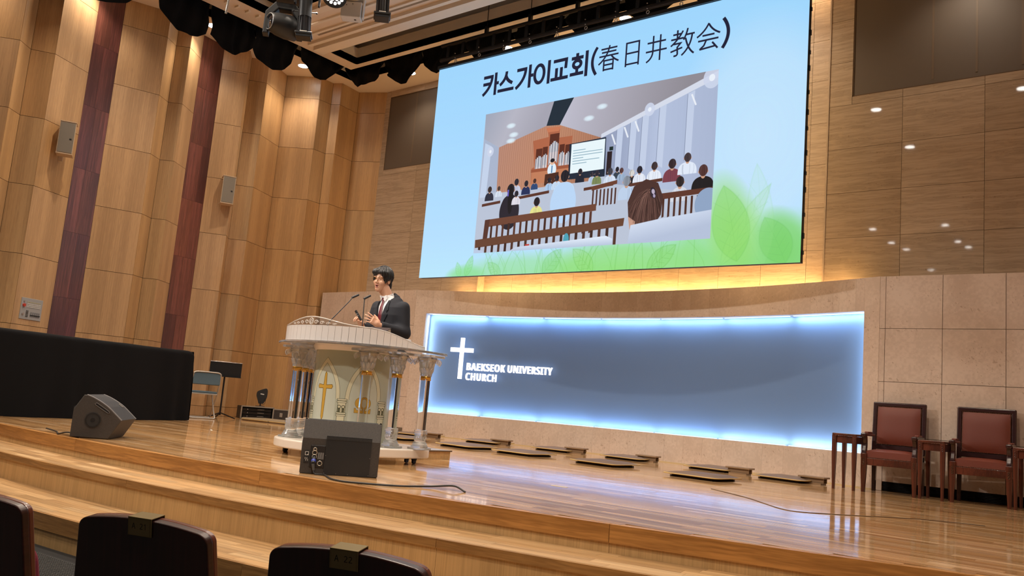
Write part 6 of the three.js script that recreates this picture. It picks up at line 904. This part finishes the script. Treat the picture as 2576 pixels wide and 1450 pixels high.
  obj('hair', nets(hairF, [-0.115, -0.12, -0.15], [0.115, 0.175, 0.125], 0.0036).applyMatrix4(HM), phy({ color: col(0.012, 0.010, 0.010), roughness: 0.42, clearcoat: 0.2, clearcoatRoughness: 0.4 }), person);
  const brow = []; for (const s of [-1, 1]) brow.push(tube([[s * 0.014, 0.030, 0.090], [s * 0.030, 0.035, 0.088], [s * 0.046, 0.030, 0.078]], 0.0026, 10, 6)); obj('eyebrows', mergeAll(brow).applyMatrix4(HM), std({ color: col(0.02, 0.014, 0.012), roughness: 0.8 }), person);
  const gl = []; for (const s of [-1, 1]) { const q = []; for (let i = 0; i < 20; i++) { const a = i / 20 * 6.283, ca = Math.cos(a), sa = Math.sin(a); q.push(V(s * 0.032 + Math.sign(ca) * Math.abs(ca) ** 0.7 * 0.024, 0.004 + Math.sign(sa) * Math.abs(sa) ** 0.7 * 0.0195, 0.104 - Math.abs(s * 0.032 + ca * 0.024) * 0.12)); } gl.push(tube(q, 0.0016, 48, 6, true), rod([s * 0.056, 0.012, 0.097], [s * 0.084, 0.012, 0.0], 0.0014)); } gl.push(tube([[-0.009, 0.008, 0.104], [0, 0.012, 0.107], [0.009, 0.008, 0.104]], 0.0015, 10, 6)); obj('glasses', mergeAll(gl).applyMatrix4(HM), std({ color: col(0.38, 0.22, 0.07), roughness: 0.3, metalness: 0.7 }), person);
  // clothes
  const collarV = (x, y, z) => { const c = -0.045 + (1.36 - y) * 0.03, half = 0.006 + 0.30 * Math.max(0, y - 1.115); return Math.max(Math.abs(x - c) - half * 0.72, 1.115 - y, -(z - 0.005)); };
  const shirtF = (x, y, z) => { let d = torso(x, y, z, 0.006); d = smin(d, cap2(x, y, z, [-0.055, 1.43, -0.005], [-0.078, 1.505, 0.025], 0.068, 0.063), 0.03); d = Math.max(d, -(cap2(x, y, z, [-0.055, 1.45, 0.0], [-0.10, 1.60, 0.06], 0.054, 0.054)), y - (1.500 + 0.045 * clamp(-(z - 0.03) / 0.08, -0.6, 1))); return Math.max(d, 1.05 - y); };
  obj('shirt', nets(shirtF, [-0.22, 1.03, -0.16], [0.17, 1.58, 0.16], 0.0065), std({ color: col(0.78, 0.77, 0.78), roughness: 0.7 }), person);
  const jackSolid = (x, y, z) => { let d = torso(x, y, z, 0.020); d = Math.max(d, 0.80 - y); if (y < 0.9) d = Math.max(d, 0.80 - y); const [l, r] = arms(x, y, z, 0.062, 0.055, 0.042, 0.04); const cut = (w, e) => { const dx = w[0] - e[0], dy = w[1] - e[1], dz = w[2] - e[2], L = Math.hypot(dx, dy, dz); return ((x - w[0]) * dx + (y - w[1]) * dy + (z - w[2]) * dz) / L + 0.012; }; d = smin(d, smax(l, cut(J.wrL, J.elL), 0.006), 0.045); d = smin(d, smax(r, cut(J.wrR, J.elR), 0.006), 0.045); d = smin(d, cap2(x, y, z, [-0.13, 1.435, -0.02], [-0.05, 1.475, -0.035], 0.045, 0.04), 0.04); d = smin(d, cap2(x, y, z, [0.06, 1.425, -0.02], [-0.03, 1.475, -0.035], 0.045, 0.04), 0.04); d += 0.0022 * Math.sin(40 * x + 22 * y + 14 * z) * sm(1.30, 1.05, y) ; return d; };
  const jackF = (x, y, z) => { let d = smax(jackSolid(x, y, z), -collarV(x, y, z), 0.004); d = Math.max(d, -(cap2(x, y, z, [-0.05, 1.42, 0.0], [-0.10, 1.62, 0.055], 0.073, 0.073))); return d; };
  const suit = phy({ color: col(0.0085, 0.0095, 0.0155), roughness: 0.85, sheen: 0.12, sheenColor: new THREE.Color(0.25, 0.27, 0.36), sheenRoughness: 0.6 });
  const jack = obj('jacket', nets(jackF, [-0.36, 0.78, -0.19], [0.32, 1.54, 0.36], 0.0075), suit, person);
  const onto = (f, x, y, off) => { let z = 0.3, hit = false; for (let i = 0; i < 160 && z > -0.12; i++) { const d = f(x, y, z); if (d < 0.0008) { hit = true; break; } z -= clamp(d * 0.6, 0.0012, 0.03); } if (!hit) z = 0.02; return V(x, y, z + off); };
  const sheet = (f, L, R2, rows, off, m, name, parent, cols = 6) => { const P = [], I = []; for (let j = 0; j <= rows; j++) for (let i = 0; i <= cols; i++) { const t = j / rows, a = L(t), b = R2(t), p = onto(f, lerp(a[0], b[0], i / cols), lerp(a[1], b[1], i / cols), off + 0.003 * Math.sin(i / cols * Math.PI)); P.push(p.x, p.y, p.z); if (i < cols && j < rows) { const q = j * (cols + 1) + i; I.push(q, q + 1, q + cols + 1, q + 1, q + cols + 2, q + cols + 1); } } const g = new THREE.BufferGeometry(); g.setAttribute('position', new THREE.Float32BufferAttribute(P, 3)); g.setIndex(I); g.computeVertexNormals(); const o = obj(name, g, m, parent); return o; };
  const solidTorso = (x, y, z) => Math.min(jackSolid(x, y, z), shirtF(x, y, z)), tieM = std({ color: col(0.13, 0.008, 0.016), roughness: 0.5, side: THREE.DoubleSide }), suit2 = suit.clone(); suit2.side = THREE.DoubleSide;
  sheet(shirtF, (t) => { const y = lerp(1.455, 1.10, t), w = t < 0.12 ? lerp(0.020, 0.013, t / 0.12) : lerp(0.014, 0.040, (t - 0.12) / 0.88); return [-0.055 + (1.45 - y) * 0.06 - w, y]; }, (t) => { const y = lerp(1.455, 1.10, t), w = t < 0.12 ? lerp(0.020, 0.013, t / 0.12) : lerp(0.014, 0.040, (t - 0.12) / 0.88); return [-0.055 + (1.45 - y) * 0.06 + w, y]; }, 26, 0.010, tieM, 'tie', person);
  for (const s of [-1, 1]) sheet(solidTorso, (t) => { const y = lerp(1.435, 1.12, t); return [-0.045 + (1.36 - y) * 0.03 + s * (0.004 + 0.215 * Math.max(0, y - 1.115)), y]; }, (t) => { const y = lerp(1.425, 1.12, t), o = t < 0.32 ? lerp(0.02, 0.058, t / 0.32) : t < 0.36 ? lerp(0.058, 0.040, (t - 0.32) / 0.04) : t < 0.42 ? lerp(0.040, 0.066, (t - 0.36) / 0.06) : lerp(0.066, 0.006, (t - 0.42) / 0.58); return [-0.045 + (1.36 - y) * 0.03 + s * (0.004 + 0.215 * Math.max(0, y - 1.115) + o), y - (t > 0.36 ? 0.01 : 0)]; }, 40, 0.007, suit2, 'lapel', jack, 5);
  for (const s of [-1, 1]) sheet(shirtF, (t) => [-0.068 + s * lerp(0.004, 0.040, t), lerp(1.455, 1.485, t)], (t) => [-0.068 + s * lerp(0.042, 0.056, t), lerp(1.415, 1.455, t)], 8, 0.010, std({ color: col(0.8, 0.79, 0.8), roughness: 0.7, side: THREE.DoubleSide }), 'shirt_collar', person, 4);
  const trouF = (x, y, z) => { let d = legs(x, y, z, 0.092, 0.072, 0.062); d = smin(d, torso(x, y, z, 0.008), 0.04); return Math.max(d, y - 1.0, 0.075 - y); };
  obj('trousers', nets(trouF, [-0.24, 0.06, -0.18], [0.24, 1.02, 0.16], 0.013), suit, person);
  obj('shoes', mergeAll([-1, 1].map((s) => nets((x, y, z) => Math.max(smin(cap2(x, y, z, [s * 0.105, 0.045, -0.07], [s * 0.118, 0.035, 0.14], 0.052, 0.044), cap2(x, y, z, [s * 0.105, 0.08, -0.04], [s * 0.105, 0.11, -0.04], 0.05, 0.05), 0.03), -y, y - 0.12), [s * 0.11 - 0.08, -0.02, -0.14], [s * 0.11 + 0.08, 0.15, 0.21], 0.009))), M.blackGloss, person);
  const ringB = HL.bones.find((b) => b[4] === 2), rc = [0, 1, 2].map((c) => lerp(ringB[0][c], ringB[1][c], 0.45)), rd = V(...[0, 1, 2].map((c) => ringB[1][c] - ringB[0][c])).normalize(); obj('finger_ring', new THREE.TorusGeometry(0.0092, 0.0016, 8, 24).applyQuaternion(new THREE.Quaternion().setFromUnitVectors(V(0, 0, 1), rd)).translate(...rc), std({ color: col(0.7, 0.5, 0.2), metalness: 0.9, roughness: 0.25 }), person);
  // the remote lies between the fingers of the right hand
  const rm = group('presentation_remote', O[0] - 0.028, O[1] + 1.232, O[2] + 0.408); tag(rm, 'slim black presentation remote in the right hand of the speaker', 'remote'); const rq = new THREE.Quaternion().setFromUnitVectors(V(0, 1, 0), V(-0.50, 0.78, 0.30).normalize()); rm.quaternion.copy(rq);
  obj('case', rb(0.026, 0.115, 0.012, 0.004, 0, 0, 0), M.blackPlastic, rm); obj('buttons', [cyl(0.005, 0.005, 0.003).rotateX(Math.PI / 2).translate(0, 0.02, 0.007), cyl(0.005, 0.005, 0.003).rotateX(Math.PI / 2).translate(0, 0.0, 0.007)], M.greyPaint, rm);
}
renderer.render(scene, camera);
